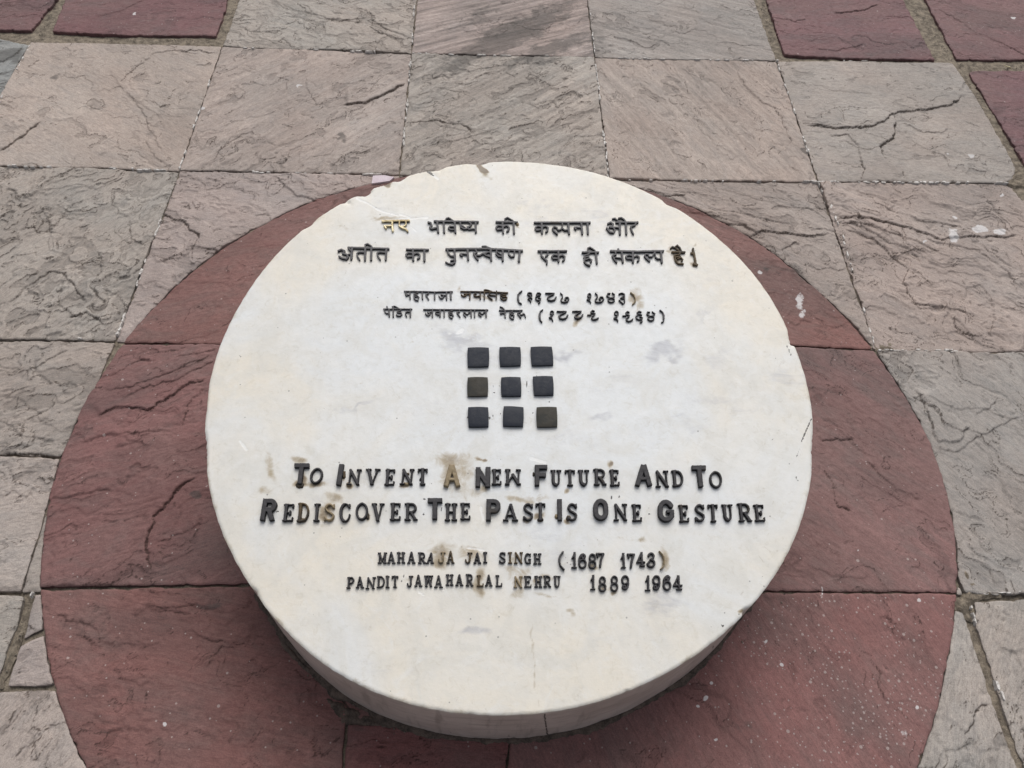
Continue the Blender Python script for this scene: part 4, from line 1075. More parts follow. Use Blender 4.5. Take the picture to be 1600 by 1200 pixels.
# ------------------------------------------------------------------ raised lettering
def raise_shape(name, strokes, H, mat, step=0.55, bevel=1.3, dome=0.5, label=None, rough=0.0):
    """strokes in photo pixels: (kind, half width, points); kind r=round ends, b=square ends"""
    allp = np.array([p for k, w, pts in strokes for p in pts]); mw = max(w for _, w, _ in strokes) + 1.5
    lo, hi = allp.min(0) - mw - 1, allp.max(0) + mw + 1
    gx = np.arange(lo[0], hi[0], step); gy = np.arange(lo[1], hi[1], step)
    X, Y = np.meshgrid(gx, gy)
    f = np.full(X.shape, -1e9)
    for k, w, pts in strokes:
        if k == 'r':
            ws = w
            for i in range(len(pts) - 1):
                (ax, ay), (bx, by) = pts[i], pts[i + 1]
                ex, ey = bx - ax, by - ay
                t = np.clip(((X - ax) * ex + (Y - ay) * ey) / (ex * ex + ey * ey + 1e-9), 0, 1)
                f = np.maximum(f, ws - np.hypot(X - ax - t * ex, Y - ay - t * ey))
        else:
            for i in range(len(pts) - 1):
                (ax, ay), (bx, by) = pts[i], pts[i + 1]
                L = math.hypot(bx - ax, by - ay) + 1e-9
                tx, ty = (bx - ax) / L, (by - ay) / L
                u = (X - (ax + bx) / 2) * tx + (Y - (ay + by) / 2) * ty; v = -(X - (ax + bx) / 2) * ty + (Y - (ay + by) / 2) * tx
                qx, qy = np.abs(u) - (L / 2 + w), np.abs(v) - w
                d = np.hypot(np.maximum(qx, 0), np.maximum(qy, 0)) + np.minimum(np.maximum(qx, qy), 0)
                f = np.maximum(f, -d)
    f = f + (.22 + rough) * fbm(X * .35, Y * .35, int(lo[0] * 7) % 9973, 2)
    px, py, quads, polys, rim = clip_mesh(gx, gy, f)
    i0, j0 = np.clip(px.astype(int), 0, len(gx) - 2), np.clip(py.astype(int), 0, len(gy) - 2)
    a, b = px - i0, py - j0
    fv = np.maximum(0, f[j0, i0] * (1 - a) * (1 - b) + f[j0, i0 + 1] * a * (1 - b) + f[j0 + 1, i0] * (1 - a) * b + f[j0 + 1, i0 + 1] * a * b)
    T = on_top(np.c_[gx[0] + px * step, gy[0] + py * step], H)
    prof = 1 - dome * np.clip(1 - fv / bevel, 0, 1) ** 2
    uneven = 1 + .05 * fbm(px * step * .12, py * step * .12, int(lo[1]) + 3, 2)
    V = T - NRM * (H * (1 - prof * uneven))[:, None]
    rim = np.array(rim); nv = len(V); rid = np.unique(rim); nr = len(rid)
    p1 = np.full(nv, -1); p1[rid] = np.arange(nr)
    bot = T[rid] - NRM * (H + .0015)
    VV = np.r_[V, V[rid], bot]
    A0, A1 = p1[rim[:, 0]] + nv, p1[rim[:, 1]] + nv
    # photo y runs down, so the grid is mirrored: reverse the winding
    eq = np.stack([A0, A1, A1 + nr, A0 + nr], 1)
    quads = quads[:, ::-1]; polys = [p[::-1] for p in polys]
    c = T.mean(0)
    me = make_mesh(name, VV - c, quads, polys, eq)
    o = link(name, me, mat, root, tuple(c))
    if label: o['label'] = label
    return o


def word(ox, oy, s, strokes, H=.0062, mat=COAT2, label=None, name='hindi_word', k=1.0, **kw):
    st = []
    for q in strokes:
        w, pts = q[0], q[1:]
        st.append(('r', w / s / 2 * k, [(ox + pts[i] / s, oy + pts[i + 1] / s) for i in range(0, len(pts), 2)]))
    return raise_shape(name, st, H, mat, label=label, **kw)


def circ(w, cx, cy, rx, ry, n=14):
    out = [w]
    for i in range(n + 1):
        out += [cx + rx * math.cos(2 * math.pi * i / n), cy + ry * math.sin(2 * math.pi * i / n)]
    return out


D = dict(step=.42, bevel=.6, dome=.12, k=.93, H=.0048)
word(590, 330, 10, [[34, 75, 148, 250, 145, 490, 142], [34, 225, 150, 235, 300], [24, 215, 222, 130, 222], [28, 105, 225, 130, 258],
    [26, 340, 150, 335, 222, 380, 255, 440, 272, 468, 308], [24, 440, 155, 445, 200, 400, 235, 350, 232]], mat=BRIGHT, label='first Hindi word, coat worn off to bright brass', **D)
word(590, 330, 10, [[30, 890, 150, 1570, 160], [34, 930, 150, 945, 318], [28, 790, 165, 830, 175, 845, 215, 815, 250, 850, 270, 920, 250], [32, 1030, 160, 1040, 322],
    [20, 1055, 140, 1075, 105, 1110, 95, 1180, 142], [34, 1205, 165, 1215, 322], [22, 1195, 238, 1130, 228, 1105, 258, 1140, 285, 1200, 280], [24, 1290, 175, 1295, 240, 1350, 272, 1400, 265],
    [18, 1310, 215, 1370, 250], [22, 1430, 170, 1468, 198, 1440, 235, 1400, 240, 1425, 275, 1530, 268], [34, 1530, 165, 1535, 318]], **D)
word(760, 330, 10, [[28, 155, 160, 480, 165], [32, 250, 160, 262, 328], [24, 245, 225, 190, 215, 150, 245, 175, 285, 245, 270], [26, 265, 235, 320, 215, 358, 250, 345, 295, 320, 308],
    [34, 425, 160, 432, 335], [20, 285, 150, 290, 112, 330, 92, 415, 140]], **D)
word(760, 330, 10, [[30, 755, 170, 1620, 170], [34, 862, 170, 872, 332], [24, 855, 235, 800, 225, 762, 255, 785, 295, 855, 280], [26, 880, 240, 925, 222, 965, 255, 955, 300, 930, 318],
    [24, 1108, 350, 1052, 300, 1035, 265, 1060, 235, 1098, 248, 1122, 288, 1160, 282, 1185, 240, 1188, 180], [24, 1188, 180, 1190, 265, 1230, 290, 1280, 280], [34, 1280, 180, 1293, 342],
    [30, 1378, 250, 1398, 272], [22, 1390, 245, 1470, 250], [34, 1485, 175, 1500, 342], [34, 1580, 175, 1590, 342]], **D)
word(860, 330, 10, [[28, 1030, 168, 1370, 168], [26, 900, 188, 940, 168, 982, 195, 960, 230, 925, 238], [28, 925, 240, 985, 248, 1008, 290, 985, 328, 930, 318, 882, 258], [22, 1000, 245, 1080, 250],
    [36, 1085, 165, 1090, 348], [34, 1180, 165, 1190, 348], [22, 975, 112, 1010, 106, 1075, 160], [24, 1070, 102, 1110, 96, 1150, 120, 1180, 160], [24, 1340, 172, 1322, 212, 1262, 235], [26, 1255, 240, 1275, 300, 1300, 348]], **D)
word(520, 370, 10, [[30, 240, 162, 560, 172, 870, 180], [28, 82, 215, 130, 192, 182, 215, 160, 252], [28, 150, 255, 215, 270, 240, 310, 210, 342, 140, 328, 97, 300], [24, 245, 175, 272, 205], [20, 235, 270, 290, 262],
    [36, 300, 165, 285, 338], [24, 418, 352, 382, 300, 375, 256, 410, 232, 490, 236], [36, 505, 180, 500, 352], [34, 600, 185, 595, 352], [22, 505, 155, 502, 118, 545, 102, 598, 138, 622, 175],
    [24, 738, 348, 700, 292, 690, 252, 730, 232, 820, 240], [34, 835, 185, 825, 348]], **D)
word(520, 370, 10, [[28, 1152, 190, 1488, 195], [34, 1250, 190, 1255, 358], [24, 1240, 250, 1185, 240, 1142, 270, 1165, 310, 1240, 300], [26, 1265, 265, 1320, 247, 1358, 275, 1353, 318, 1322, 338], [36, 1430, 195, 1430, 365]], **D)
word(680, 370, 10, [[32, 172, 188, 500, 182, 800, 180, 1360, 210], [24, 190, 190, 200, 250, 240, 292, 300, 300], [34, 300, 190, 310, 360], [22, 310, 350, 305, 398, 265, 425, 210, 415, 162, 388], [20, 240, 368, 290, 358],
    [28, 390, 268, 418, 290], [20, 400, 260, 500, 265], [34, 505, 190, 515, 345], [24, 630, 195, 650, 228, 620, 258], [26, 598, 248, 630, 308, 668, 352], [26, 650, 280, 700, 285, 740, 256, 800, 250],
    [24, 760, 262, 800, 290, 870, 310], [18, 800, 236, 850, 238], [34, 865, 190, 875, 355], [22, 735, 147, 780, 140, 860, 175], [24, 960, 205, 950, 258, 990, 300, 1050, 305], [18, 975, 235, 1030, 272],
    [34, 1055, 200, 1055, 360], [24, 1150, 215, 1150, 270, 1190, 308, 1230, 298, 1240, 215], [38, 1320, 215, 1310, 370]], **D)
word(820, 375, 10, [[28, 212, 165, 652, 165], [28, 260, 165, 260, 238, 300, 282, 350, 320, 345, 362], [24, 360, 170, 360, 220, 325, 252], [32, 525, 165, 530, 328], [22, 520, 235, 460, 225, 422, 250, 445, 288, 515, 285],
    [24, 540, 245, 590, 230, 628, 260, 618, 300, 592, 318]], **D)
word(820, 375, 10, [[28, 902, 185, 1152, 185], [24, 1010, 190, 1000, 215, 930, 240, 928, 268, 1000, 250], [24, 938, 270, 932, 328, 960, 368, 1018, 392], [24, 952, 300, 1010, 282, 1048, 310, 1030, 338],
    [32, 1110, 185, 1130, 352], [20, 985, 165, 985, 122, 1020, 106, 1098, 160]], **D)
word(940, 375, 10, [[32, 145, 165, 560, 175, 965, 165], [36, 260, 138, 262, 152], [24, 215, 175, 225, 222, 168, 240], [24, 168, 240, 200, 298, 238, 342], [20, 220, 268, 300, 275], [32, 315, 175, 335, 338],
    [34, 490, 180, 495, 338], [24, 485, 240, 430, 226, 382, 250, 400, 288, 480, 290], [26, 510, 255, 555, 237, 592, 265, 583, 308, 562, 322], [24, 752, 322, 700, 280, 672, 240, 690, 212, 730, 218, 745, 254, 790, 255, 830, 190],
    [22, 835, 180, 845, 262, 880, 290, 930, 285], [34, 930, 175, 945, 342]], **D)
word(940, 375, 10, [[28, 1105, 180, 1300, 185], [20, 1082, 122, 1110, 97, 1160, 120, 1220, 170], [22, 1155, 97, 1185, 77, 1225, 115, 1250, 170], [22, 1230, 190, 1225, 220, 1140, 235, 1150, 265, 1230, 250],
    [22, 1150, 270, 1160, 320, 1200, 362, 1278, 368], [20, 1190, 290, 1240, 267, 1272, 300, 1250, 322]], mat=BROWNED, **D)
word(940, 375, 10, [[34, 1430, 132, 1455, 250, 1475, 375], [28, 1402, 195, 1420, 205], [34, 1442, 365, 1495, 382]], mat=BROWNED, name='full_stop_bar', **D)
# third line
D3 = dict(step=.36, bevel=.6, dome=.15, H=.0040, k=.86)
word(620, 445, 16, [[28, 185, 152, 600, 158, 950, 170, 1390, 160], [32, 225, 155, 218, 235], [34, 215, 225, 240, 262, 262, 225, 225, 215], [26, 240, 250, 320, 240], [40, 325, 160, 330, 342], [28, 530, 175, 510, 200, 422, 225, 425, 260, 500, 242], [30, 430, 270, 430, 328, 470, 372, 530, 382],
    [28, 460, 290, 520, 272, 552, 300, 530, 328], [40, 635, 170, 640, 348], [30, 790, 180, 780, 220, 722, 240], [32, 722, 242, 760, 300, 795, 356], [40, 945, 180, 945, 352], [28, 1050, 270, 1090, 328, 1140, 333, 1170, 290, 1160, 250, 1100, 240],
    [22, 1160, 258, 1230, 250], [40, 1240, 170, 1245, 352], [50, 1345, 165, 1350, 345]], **D3)
word(710, 445, 16, [[28, 155, 157, 600, 162, 950, 172, 1335, 190], [30, 170, 240, 220, 278, 280, 268, 310, 222, 240, 220], [20, 310, 230, 380, 220], [40, 390, 170, 385, 342], [28, 510, 180, 545, 213, 480, 240, 500, 273, 560, 283, 630, 268],
    [42, 645, 170, 645, 342], [40, 750, 170, 745, 348], [24, 740, 150, 745, 117, 820, 115, 940, 160], [26, 890, 180, 880, 230, 830, 255], [30, 840, 260, 890, 320, 943, 356], [22, 890, 250, 1020, 260], [38, 1055, 152, 1045, 348],
    [26, 1250, 195, 1150, 230, 1160, 260, 1290, 240], [28, 1150, 270, 1160, 328, 1220, 368, 1290, 358, 1318, 310, 1280, 282, 1200, 300]], mat=BROWNED, **D3)
DD = dict(step=.38, bevel=.9, dome=.3, H=.0050, k=.86)
dg = dict(name='hindi_digit', **DD)
word(800, 445, 16, [[34, 245, 142, 180, 192, 145, 260, 140, 340, 170, 418, 235, 458], [50, 152, 240, 150, 330, 165, 380]], name='bracket', **DD)
word(800, 445, 16, [[28, 390, 220, 400, 190, 440, 178, 490, 195, 500, 240, 470, 268, 420, 250, 390, 215], [26, 480, 260, 460, 300, 400, 328], [28, 400, 338, 450, 368, 470, 412], [24, 470, 300, 505, 335]], **dg)
word(800, 445, 16, [[28, 720, 215, 680, 182, 630, 192, 610, 228, 640, 255, 700, 258], [28, 640, 262, 590, 300, 590, 338, 640, 378, 700, 368, 722, 325, 660, 302], [28, 690, 380, 700, 415, 662, 448]], **dg)
word(800, 445, 16, [[30, 842, 195, 1055, 197], [30, 1055, 200, 1030, 230, 930, 270], [42, 930, 270, 890, 320, 912, 365, 980, 382, 1060, 362, 1105, 295]], **dg)
word(800, 445, 16, [[24, 1215, 192, 1262, 240], [34, 1265, 245, 1265, 300, 1228, 350, 1242, 405, 1310, 425, 1390, 405, 1425, 340, 1398, 298, 1340, 302, 1322, 350, 1350, 372]], **dg)
word(905, 445, 16, [circ(28, 258, 252, 42, 48), [28, 285, 300, 260, 338, 198, 355], [28, 202, 360, 270, 388, 293, 428]], **dg)
word(905, 445, 16, [[26, 405, 192, 452, 240], [34, 455, 245, 460, 300, 408, 350, 412, 408, 480, 425, 560, 415, 618, 350, 590, 292, 530, 292, 502, 340, 530, 368]], **dg)
word(905, 445, 16, [[30, 775, 202, 715, 207, 692, 255, 740, 300, 800, 310], [30, 832, 192, 888, 230, 878, 288, 800, 310], circ(30, 805, 368, 82, 52)], **dg)
word(905, 445, 16, [[32, 1002, 215, 1060, 192, 1128, 215, 1130, 268, 1050, 308], [30, 1040, 318, 1110, 330], [32, 1138, 225, 1138, 430], [32, 1002, 370, 1050, 418, 1105, 462]], **dg)
word(905, 445, 16, [[36, 1290, 182, 1368, 240, 1408, 330, 1400, 418, 1342, 474]], mat=BRASS, name='bracket', label='closing bracket of the Hindi dates, bare brown brass', **DD)
# fourth line
word(590, 472, 16, [[28, 150, 165, 855, 165], [38, 235, 102, 235, 130], [28, 170, 170, 180, 240, 220, 273, 280, 273], [40, 285, 170, 290, 346], [40, 385, 112, 390, 356], [24, 360, 107, 430, 92, 530, 150],
    [28, 580, 175, 560, 210, 480, 222, 490, 250, 590, 255, 608, 298, 560, 340, 490, 332, 462, 308], [28, 728, 350, 692, 292, 700, 252, 740, 232, 800, 235], [42, 820, 165, 815, 350]], **D3)
word(680, 472, 16, [[28, -295, 175, 700, 182, 1315, 185], [30, -250, 270, -210, 318, -170, 328, -130, 290, -190, 240], [22, -140, 250, -70, 240], [40, -70, 180, -75, 360], [24, 110, 230, 30, 230, 0, 260, 40, 298, 110, 308], [40, 120, 180, 120, 352],
    [38, 222, 185, 222, 352], [28, 430, 190, 420, 215, 332, 240, 340, 273, 420, 260], [30, 340, 280, 340, 338, 380, 382, 425, 396], [26, 370, 310, 430, 292, 453, 328, 430, 348], [28, 605, 190, 605, 240, 542, 250], [32, 545, 260, 580, 308, 618, 360],
    [26, 763, 360, 710, 310, 700, 262, 740, 242, 770, 288, 810, 298, 840, 250, 890, 240], [42, 890, 185, 900, 356], [38, 985, 185, 985, 356], [26, 1148, 350, 1080, 300, 1080, 256, 1120, 242, 1150, 284, 1190, 288, 1220, 250, 1260, 240], [42, 1270, 185, 1275, 356]], **D3)
word(760, 475, 16, [[28, 325, 150, 895, 150], [26, 342, 57, 400, 77, 450, 130], [28, 342, 220, 370, 246], [22, 350, 218, 450, 223], [40, 465, 150, 470, 322], [26, 660, 160, 650, 190, 582, 210, 590, 240, 680, 225], [28, 580, 250, 580, 308, 620, 352, 678, 367],
    [26, 620, 270, 670, 257, 698, 290, 680, 308], [26, 830, 160, 850, 198, 782, 220], [30, 780, 230, 820, 288, 868, 336], [28, 850, 260, 900, 258, 922, 227, 958, 250, 978, 320]], **D3)
word(760, 475, 16, [[34, 1408, 132, 1350, 172, 1322, 240, 1320, 320, 1345, 388, 1388, 436], [50, 1335, 230, 1332, 320, 1345, 360]], name='bracket', **DD)
word(850, 475, 16, [circ(28, 200, 207, 44, 46), [26, 215, 260, 190, 300, 132, 320], [28, 142, 330, 200, 350, 224, 404]], **dg)
word(850, 475, 16, [[30, 328, 170, 556, 172], [30, 556, 176, 520, 210, 430, 242], [44, 430, 242, 380, 290, 402, 346, 470, 360, 548, 338, 595, 270]], **dg)
word(850, 475, 16, [[30, 718, 167, 930, 167], [30, 930, 176, 880, 215, 810, 250], [44, 810, 250, 775, 300, 792, 336, 850, 346, 928, 318, 972, 252]], **dg)
word(850, 475, 16, [[30, 1262, 163, 1210, 148, 1177, 180, 1190, 218, 1280, 226, 1250, 270, 1200, 308, 1192, 338], [36, 1192, 338, 1230, 374, 1300, 366, 1360, 338], [28, 1093, 260, 1180, 260]], **dg)
word(950, 475, 16, [circ(28, 215, 218, 48, 50), [26, 240, 280, 220, 318, 152, 335], [28, 152, 345, 238, 373, 254, 420]], **dg)
word(950, 475, 16, [[30, 533, 193, 490, 172, 452, 200, 460, 250, 543, 273, 520, 318, 462, 350], [36, 462, 350, 472, 398, 520, 420, 588, 398, 625, 364], [30, 372, 285, 450, 280]], **dg)
word(950, 475, 16, [[30, 833, 188, 780, 168, 732, 200, 750, 240, 846, 260], [28, 750, 262, 702, 300, 712, 348, 770, 376, 846, 368, 866, 330, 800, 302], [30, 850, 380, 858, 425, 812, 446]], **dg)
word(950, 475, 16, [[30, 1050, 192, 992, 187, 977, 240, 1020, 275, 1080, 290], [30, 1112, 182, 1178, 230, 1150, 280, 1080, 290], circ(30, 1080, 345, 78, 56)], **dg)
word(950, 475, 16, [[32, 1303, 142, 1370, 192, 1408, 270, 1410, 360, 1390, 426, 1350, 446], [46, 1385, 230, 1398, 290, 1396, 370]], name='bracket', **DD)

# Latin alphabet in a unit box; m = main stroke, t = thin, s = serif, x = bold sans stroke
def arc(cx, cy, rx, ry, a0, a1, n=9):
    return [(cx + rx * math.cos(math.radians(a0 + (a1 - a0) * i / n)), cy + ry * math.sin(math.radians(a0 + (a1 - a0) * i / n))) for i in range(n + 1)]


SANS = {
    'T': [('b', 'x', [(0, 0), (1, 0)]), ('b', 'x', [(.5, 0), (.5, 1)])],
    'I': [('b', 'x', [(.5, 0), (.5, 1)])],
    'A': [('b', 'x', [(0, 1), (.42, 0)]), ('b', 'x', [(1, 1), (.58, 0)]), ('b', 'x7', [(.2, .72), (.8, .72)])],
    'N': [('b', 'x', [(0, 0), (0, 1)]), ('b', 'x', [(1, 0), (1, 1)]), ('b', 'x', [(.06, .06), (.94, .94)])],
    'F': [('b', 'x', [(0, 0), (0, 1)]), ('b', 'x', [(0, 0), (1, 0)]), ('b', 'x', [(0, .48), (.82, .48)])],
    'P': [('b', 'x', [(0, 0), (0, 1)]), ('r', 'x', [(0, 0), (.55, 0)] + arc(.55, .28, .45, .28, -90, 90) + [(0, .56)])],
    'R': [('b', 'x', [(0, 0), (0, 1)]), ('r', 'x', [(0, 0), (.6, 0)] + arc(.6, .25, .40, .25, -90, 90) + [(0, .5)]), ('b', 'x', [(.55, .55), (.9, 1)])],
    'O': [('r', 'x', arc(.5, .36, .5, .36, 180, 360) + [(1, .64)] + arc(.5, .64, .5, .36, 0, 180) + [(0, .36)])],
    'G': [('r', 'x', [(.95, .22)] + arc(.5, .36, .48, .36, -35, -180, 8) + [(0, .64)] + arc(.5, .64, .5, .36, 180, 0, 10)), ('b', 'x7', [(.65, .55), (1.0, .55)]), ('b', 'x', [(1, .58), (1, .72)])],
}
SER = {
    'O': [('r', 'm8', arc(.5, .5, .5, .5, 0, 360, 20))],
    'N': [('b', 't', [(.12, .04), (.12, .96)]), ('r', 'm', [(.12, .04), (.86, .94)]), ('b', 't', [(.88, .04), (.88, .94)]), ('b', 's', [(.72, .01), (1.02, .01)]), ('b', 's', [(-.04, .98), (.28, .98)]), ('b', 's', [(.80, .98), (.98, .98)])],
    'V': [('r', 'm', [(.16, .05), (.46, .95)]), ('r', 't', [(.84, .05), (.5, .95)]), ('b', 's', [(0, .02), (.32, .02)]), ('b', 's', [(.70, .02), (1, .02)]), ('r', 's', [(.38, .98), (.54, .98)])],
    'E': [('b', 'm', [(.22, .03), (.22, .97)]), ('b', 's', [(0, .01), (.92, .01)]), ('b', 's', [(0, .99), (.96, .99)]), ('b', 's', [(.94, .02), (.94, .16)]), ('b', 's', [(.98, .98), (1.0, .82)]), ('b', 's', [(.3, .5), (.72, .5)]), ('r', 'm8', [(.68, .42), (.68, .60)])],
    'T': [('b', 'm', [(.5, .03), (.5, .97)]), ('b', 's', [(0, .02), (1, .02)]), ('r', 's', [(0, .04), (0, .18)]), ('r', 's', [(1, .04), (1, .18)]), ('b', 's', [(.25, .99), (.75, .99)])],
    'W': [('b', 'm', [(.14, .03), (.12, .96)]), ('r', 't', [(.12, .96), (.5, .35)]), ('r', 'm', [(.5, .35), (.86, .96)]), ('b', 't', [(.9, .03), (.88, .96)]), ('b', 's', [(0, .01), (.28, .01)]), ('b', 's', [(.76, .01), (1, .01)]), ('b', 's', [(0, .99), (.2, .99)]), ('b', 's', [(.8, .99), (1, .99)])],
    'w': [('b', 'm', [(.14, .03), (.20, .96)]), ('r', 't', [(.20, .96), (.5, .15)]), ('r', 'm', [(.5, .15), (.76, .96)]), ('b', 't', [(.88, .03), (.80, .96)]), ('b', 's', [(0, .01), (1, .01)]), ('b', 's', [(.1, .99), (.3, .99)]), ('b', 's', [(.7, .99), (.9, .99)])],
    'U': [('r', 'm', [(.18, .05), (.18, .68)] + arc(.5, .68, .32, .3, 180, 90, 4)), ('r', 't', arc(.5, .68, .32, .3, 90, 0, 4) + [(.82, .05)]), ('b', 's', [(-.02, .01), (.38, .01)]), ('b', 's', [(.64, .01), (1.02, .01)])],
    'R': [('b', 'm', [(.2, .03), (.2, .97)]), ('r', 'm8', [(.2, .02), (.55, .02)] + arc(.55, .27, .34, .25, -90, 90, 8) + [(.2, .52)]), ('r', 'm', [(.5, .54), (.86, .95)]), ('b', 's', [(0, .01), (.3, .01)]), ('b', 's', [(0, .99), (.4, .99)]), ('b', 's', [(.76, .99), (1.02, .99)])],
    'D': [('b', 'm', [(.2, .03), (.2, .97)]), ('r', 'm8', [(.2, .02), (.5, .02)] + arc(.5, .5, .5, .48, -90, 90, 12) + [(.2, .98)]), ('b', 's', [(0, .01), (.3, .01)]), ('b', 's', [(0, .99), (.3, .99)])],
    'I': [('b', 'm', [(.5, .03), (.5, .97)]), ('b', 's', [(0, .01), (1, .01)]), ('b', 's', [(0, .99), (1, .99)])],
    'S': [('r', 'm8', [(.93, .2)] + arc(.5, .26, .38, .25, -30, -180, 8) + [(.3, .42), (.75, .58)] + arc(.52, .73, .42, .25, -20, 130, 8) + [(.08, .82)]), ('b', 's', [(.95, .03), (.95, .2)]), ('b', 's', [(.06, .8), (.06, .97)])],
    'C': [('r', 'm', arc(.52, .5, .5, .5, 250, 110, 12)), ('r', 't', [(.88, .18)] + arc(.52, .5, .5, .5, -60, -110, 5)), ('r', 't', arc(.52, .5, .5, .5, 110, 40, 6) + [(.98, .62)]), ('b', 's', [(.96, .04), (.96, .2)])],
    'H': [('b', 'm', [(.2, .03), (.2, .97)]), ('b', 'm', [(.8, .03), (.8, .97)]), ('b', 's', [(.2, .5), (.8, .5)]), ('b', 's', [(0, .01), (.38, .01)]), ('b', 's', [(.62, .01), (1, .01)]), ('b', 's', [(0, .99), (.38, .99)]), ('b', 's', [(.62, .99), (1, .99)])],
    'A': [('r', 't', [(.46, .02), (.14, .96)]), ('r', 'm', [(.52, .02), (.84, .96)]), ('b', 's', [(.26, .68), (.74, .68)]), ('b', 's', [(0, .99), (.3, .99)]), ('b', 's', [(.66, .99), (1, .99)])],
    'M': [('b', 't', [(.16, .03), (.16, .97)]), ('r', 'm', [(.16, .05), (.5, .8)]), ('r', 't', [(.5, .8), (.84, .05)]), ('b', 'm', [(.84, .03), (.84, .97)]), ('b', 's', [(0, .01), (.25, .01)]), ('b', 's', [(.75, .01), (1, .01)]), ('b', 's', [(0, .99), (.34, .99)]), ('b', 's', [(.68, .99), (1, .99)])],
    'J': [('r', 'm', [(.68, .04), (.68, .7)] + arc(.4, .72, .28, .26, 0, 90, 4)), ('r', 'm8', arc(.38, .74, .3, .24, 90, 190, 5)), ('b', 's', [(.4, .01), (1, .01)])],
    'P': [('b', 'm', [(.22, .03), (.22, .97)]), ('r', 'm8', [(.22, .02), (.55, .02)] + arc(.55, .28, .36, .26, -90, 90, 8) + [(.22, .54)]), ('b', 's', [(0, .01), (.3, .01)]), ('b', 's', [(0, .99), (.46, .99)])],
    'L': [('b', 'm', [(.24, .03), (.24, .97)]), ('b', 's', [(0, .01), (.5, .01)]), ('b', 's', [(0, .99), (1, .99)]), ('b', 's', [(1, .98), (1, .76)])],
    'G': [('r', 'm', arc(.5, .5, .46, .5, 250, 110, 12)), ('r', 't', arc(.5, .5, .46, .5, -50, -110, 5)), ('r', 't', arc(.5, .5, .46, .5, 110, 60, 4)), ('b', 'm8', [(.88, .62), (.88, .94)]), ('b', 's', [(.62, .58), (1, .58)]), ('b', 's', [(.92, .04), (.92, .22)])],
    '1': [('b', 'M', [(.62, .03), (.62, .97)]), ('r', 't', [(.62, .02), (.05, .36)]), ('r', 'M', [(.62, .12), (.35, .26)]), ('b', 's', [(.0, .99), (1, .99)])],
    '6': [('r', 'm', arc(.5, .70, .5, .30, 0, 360, 16)), ('r', 'M', arc(.6, .5, .58, .5, 200, 270, 5)), ('r', 'm', [(.02, .7), (.04, .4)]), ('r', 'M', arc(.62, .16, .22, .13, 0, 360, 10))],
    '8': [('r', 'm', arc(.5, .25, .42, .25, 0, 360, 16)), ('r', 'm', arc(.5, .74, .5, .26, 0, 360, 16))],
    '7': [('b', 'M', [(0, .04), (1, .04)]), ('b', 'm', [(.04, .04), (.10, .26)]), ('r', 'M', [(.96, .06), (.62, .5), (.50, 1.0)])],
    '4': [('b', 'M', [(.6, .02), (.68, .97)]), ('r', 'm', [(.58, .02), (.04, .68)]), ('b', 'm', [(.02, .70), (1.0, .70)]), ('b', 's', [(.38, .99), (1, .99)])],
    '3': [('r', 'M', [(.12, .2)] + arc(.46, .22, .40, .22, -150, 60, 9) + [(.4, .48)]), ('r', 'M', [(.4, .48)] + arc(.46, .74, .52, .26, -60, 170, 10) + [(.2, .64)])],
    '9': [('r', 'm', arc(.5, .30, .48, .30, 0, 360, 16)), ('r', 'm', [(.98, .3), (.96, .6)]), ('r', 'M', arc(.42, .55, .54, .44, 0, 80, 5)), ('r', 'M', arc(.32, .84, .2, .12, 0, 360, 10))],
}


def glyph(ch, style, xc, w, yt, yb, lean, mat, name='letter', label=None):
    if style == 'S': W = dict(x=3.75, x7=2.6); tab = SANS; H = .0078; bev = 1.1; dm = .22
    elif style == 's': W = dict(m=2.45, m8=1.75, t=1.4, s=1.25, M=2.8); tab = SER; H = .0064; bev = 1.3; dm = .38
    elif style == 'd': W = dict(m=1.5, m8=1.3, t=1.1, s=1.0, M=1.75); tab = SER; H = .0056; bev = 1.1; dm = .35
    else: W = dict(m=1.5, m8=1.15, t=.95, s=.85, M=1.8); tab = SER; H = .0050; bev = .9; dm = .3
    ins = W.get('x', W.get('s'))
    x0, x1, y0, y1 = xc - w / 2 + ins, xc + w / 2 - ins, yt + ins, yb - ins
    if ch == 'I' and style == 'S': x0 = x1 = xc
    st = []
    for k, wc, pts in tab[ch]:
        st.append((k, W[wc] * random.uniform(.95, 1.06), [(x0 + u * (x1 - x0) + lean * (.5 - v), y0 + v * (y1 - y0)) for u, v in pts]))
    # lumps of fixing resin squeezed from under some letters
    return raise_shape(name, st, H, mat, step=.55 if style in 'Ss' else .45, bevel=bev, dome=dm, label=label, rough=.08 if style != 'S' else 0)


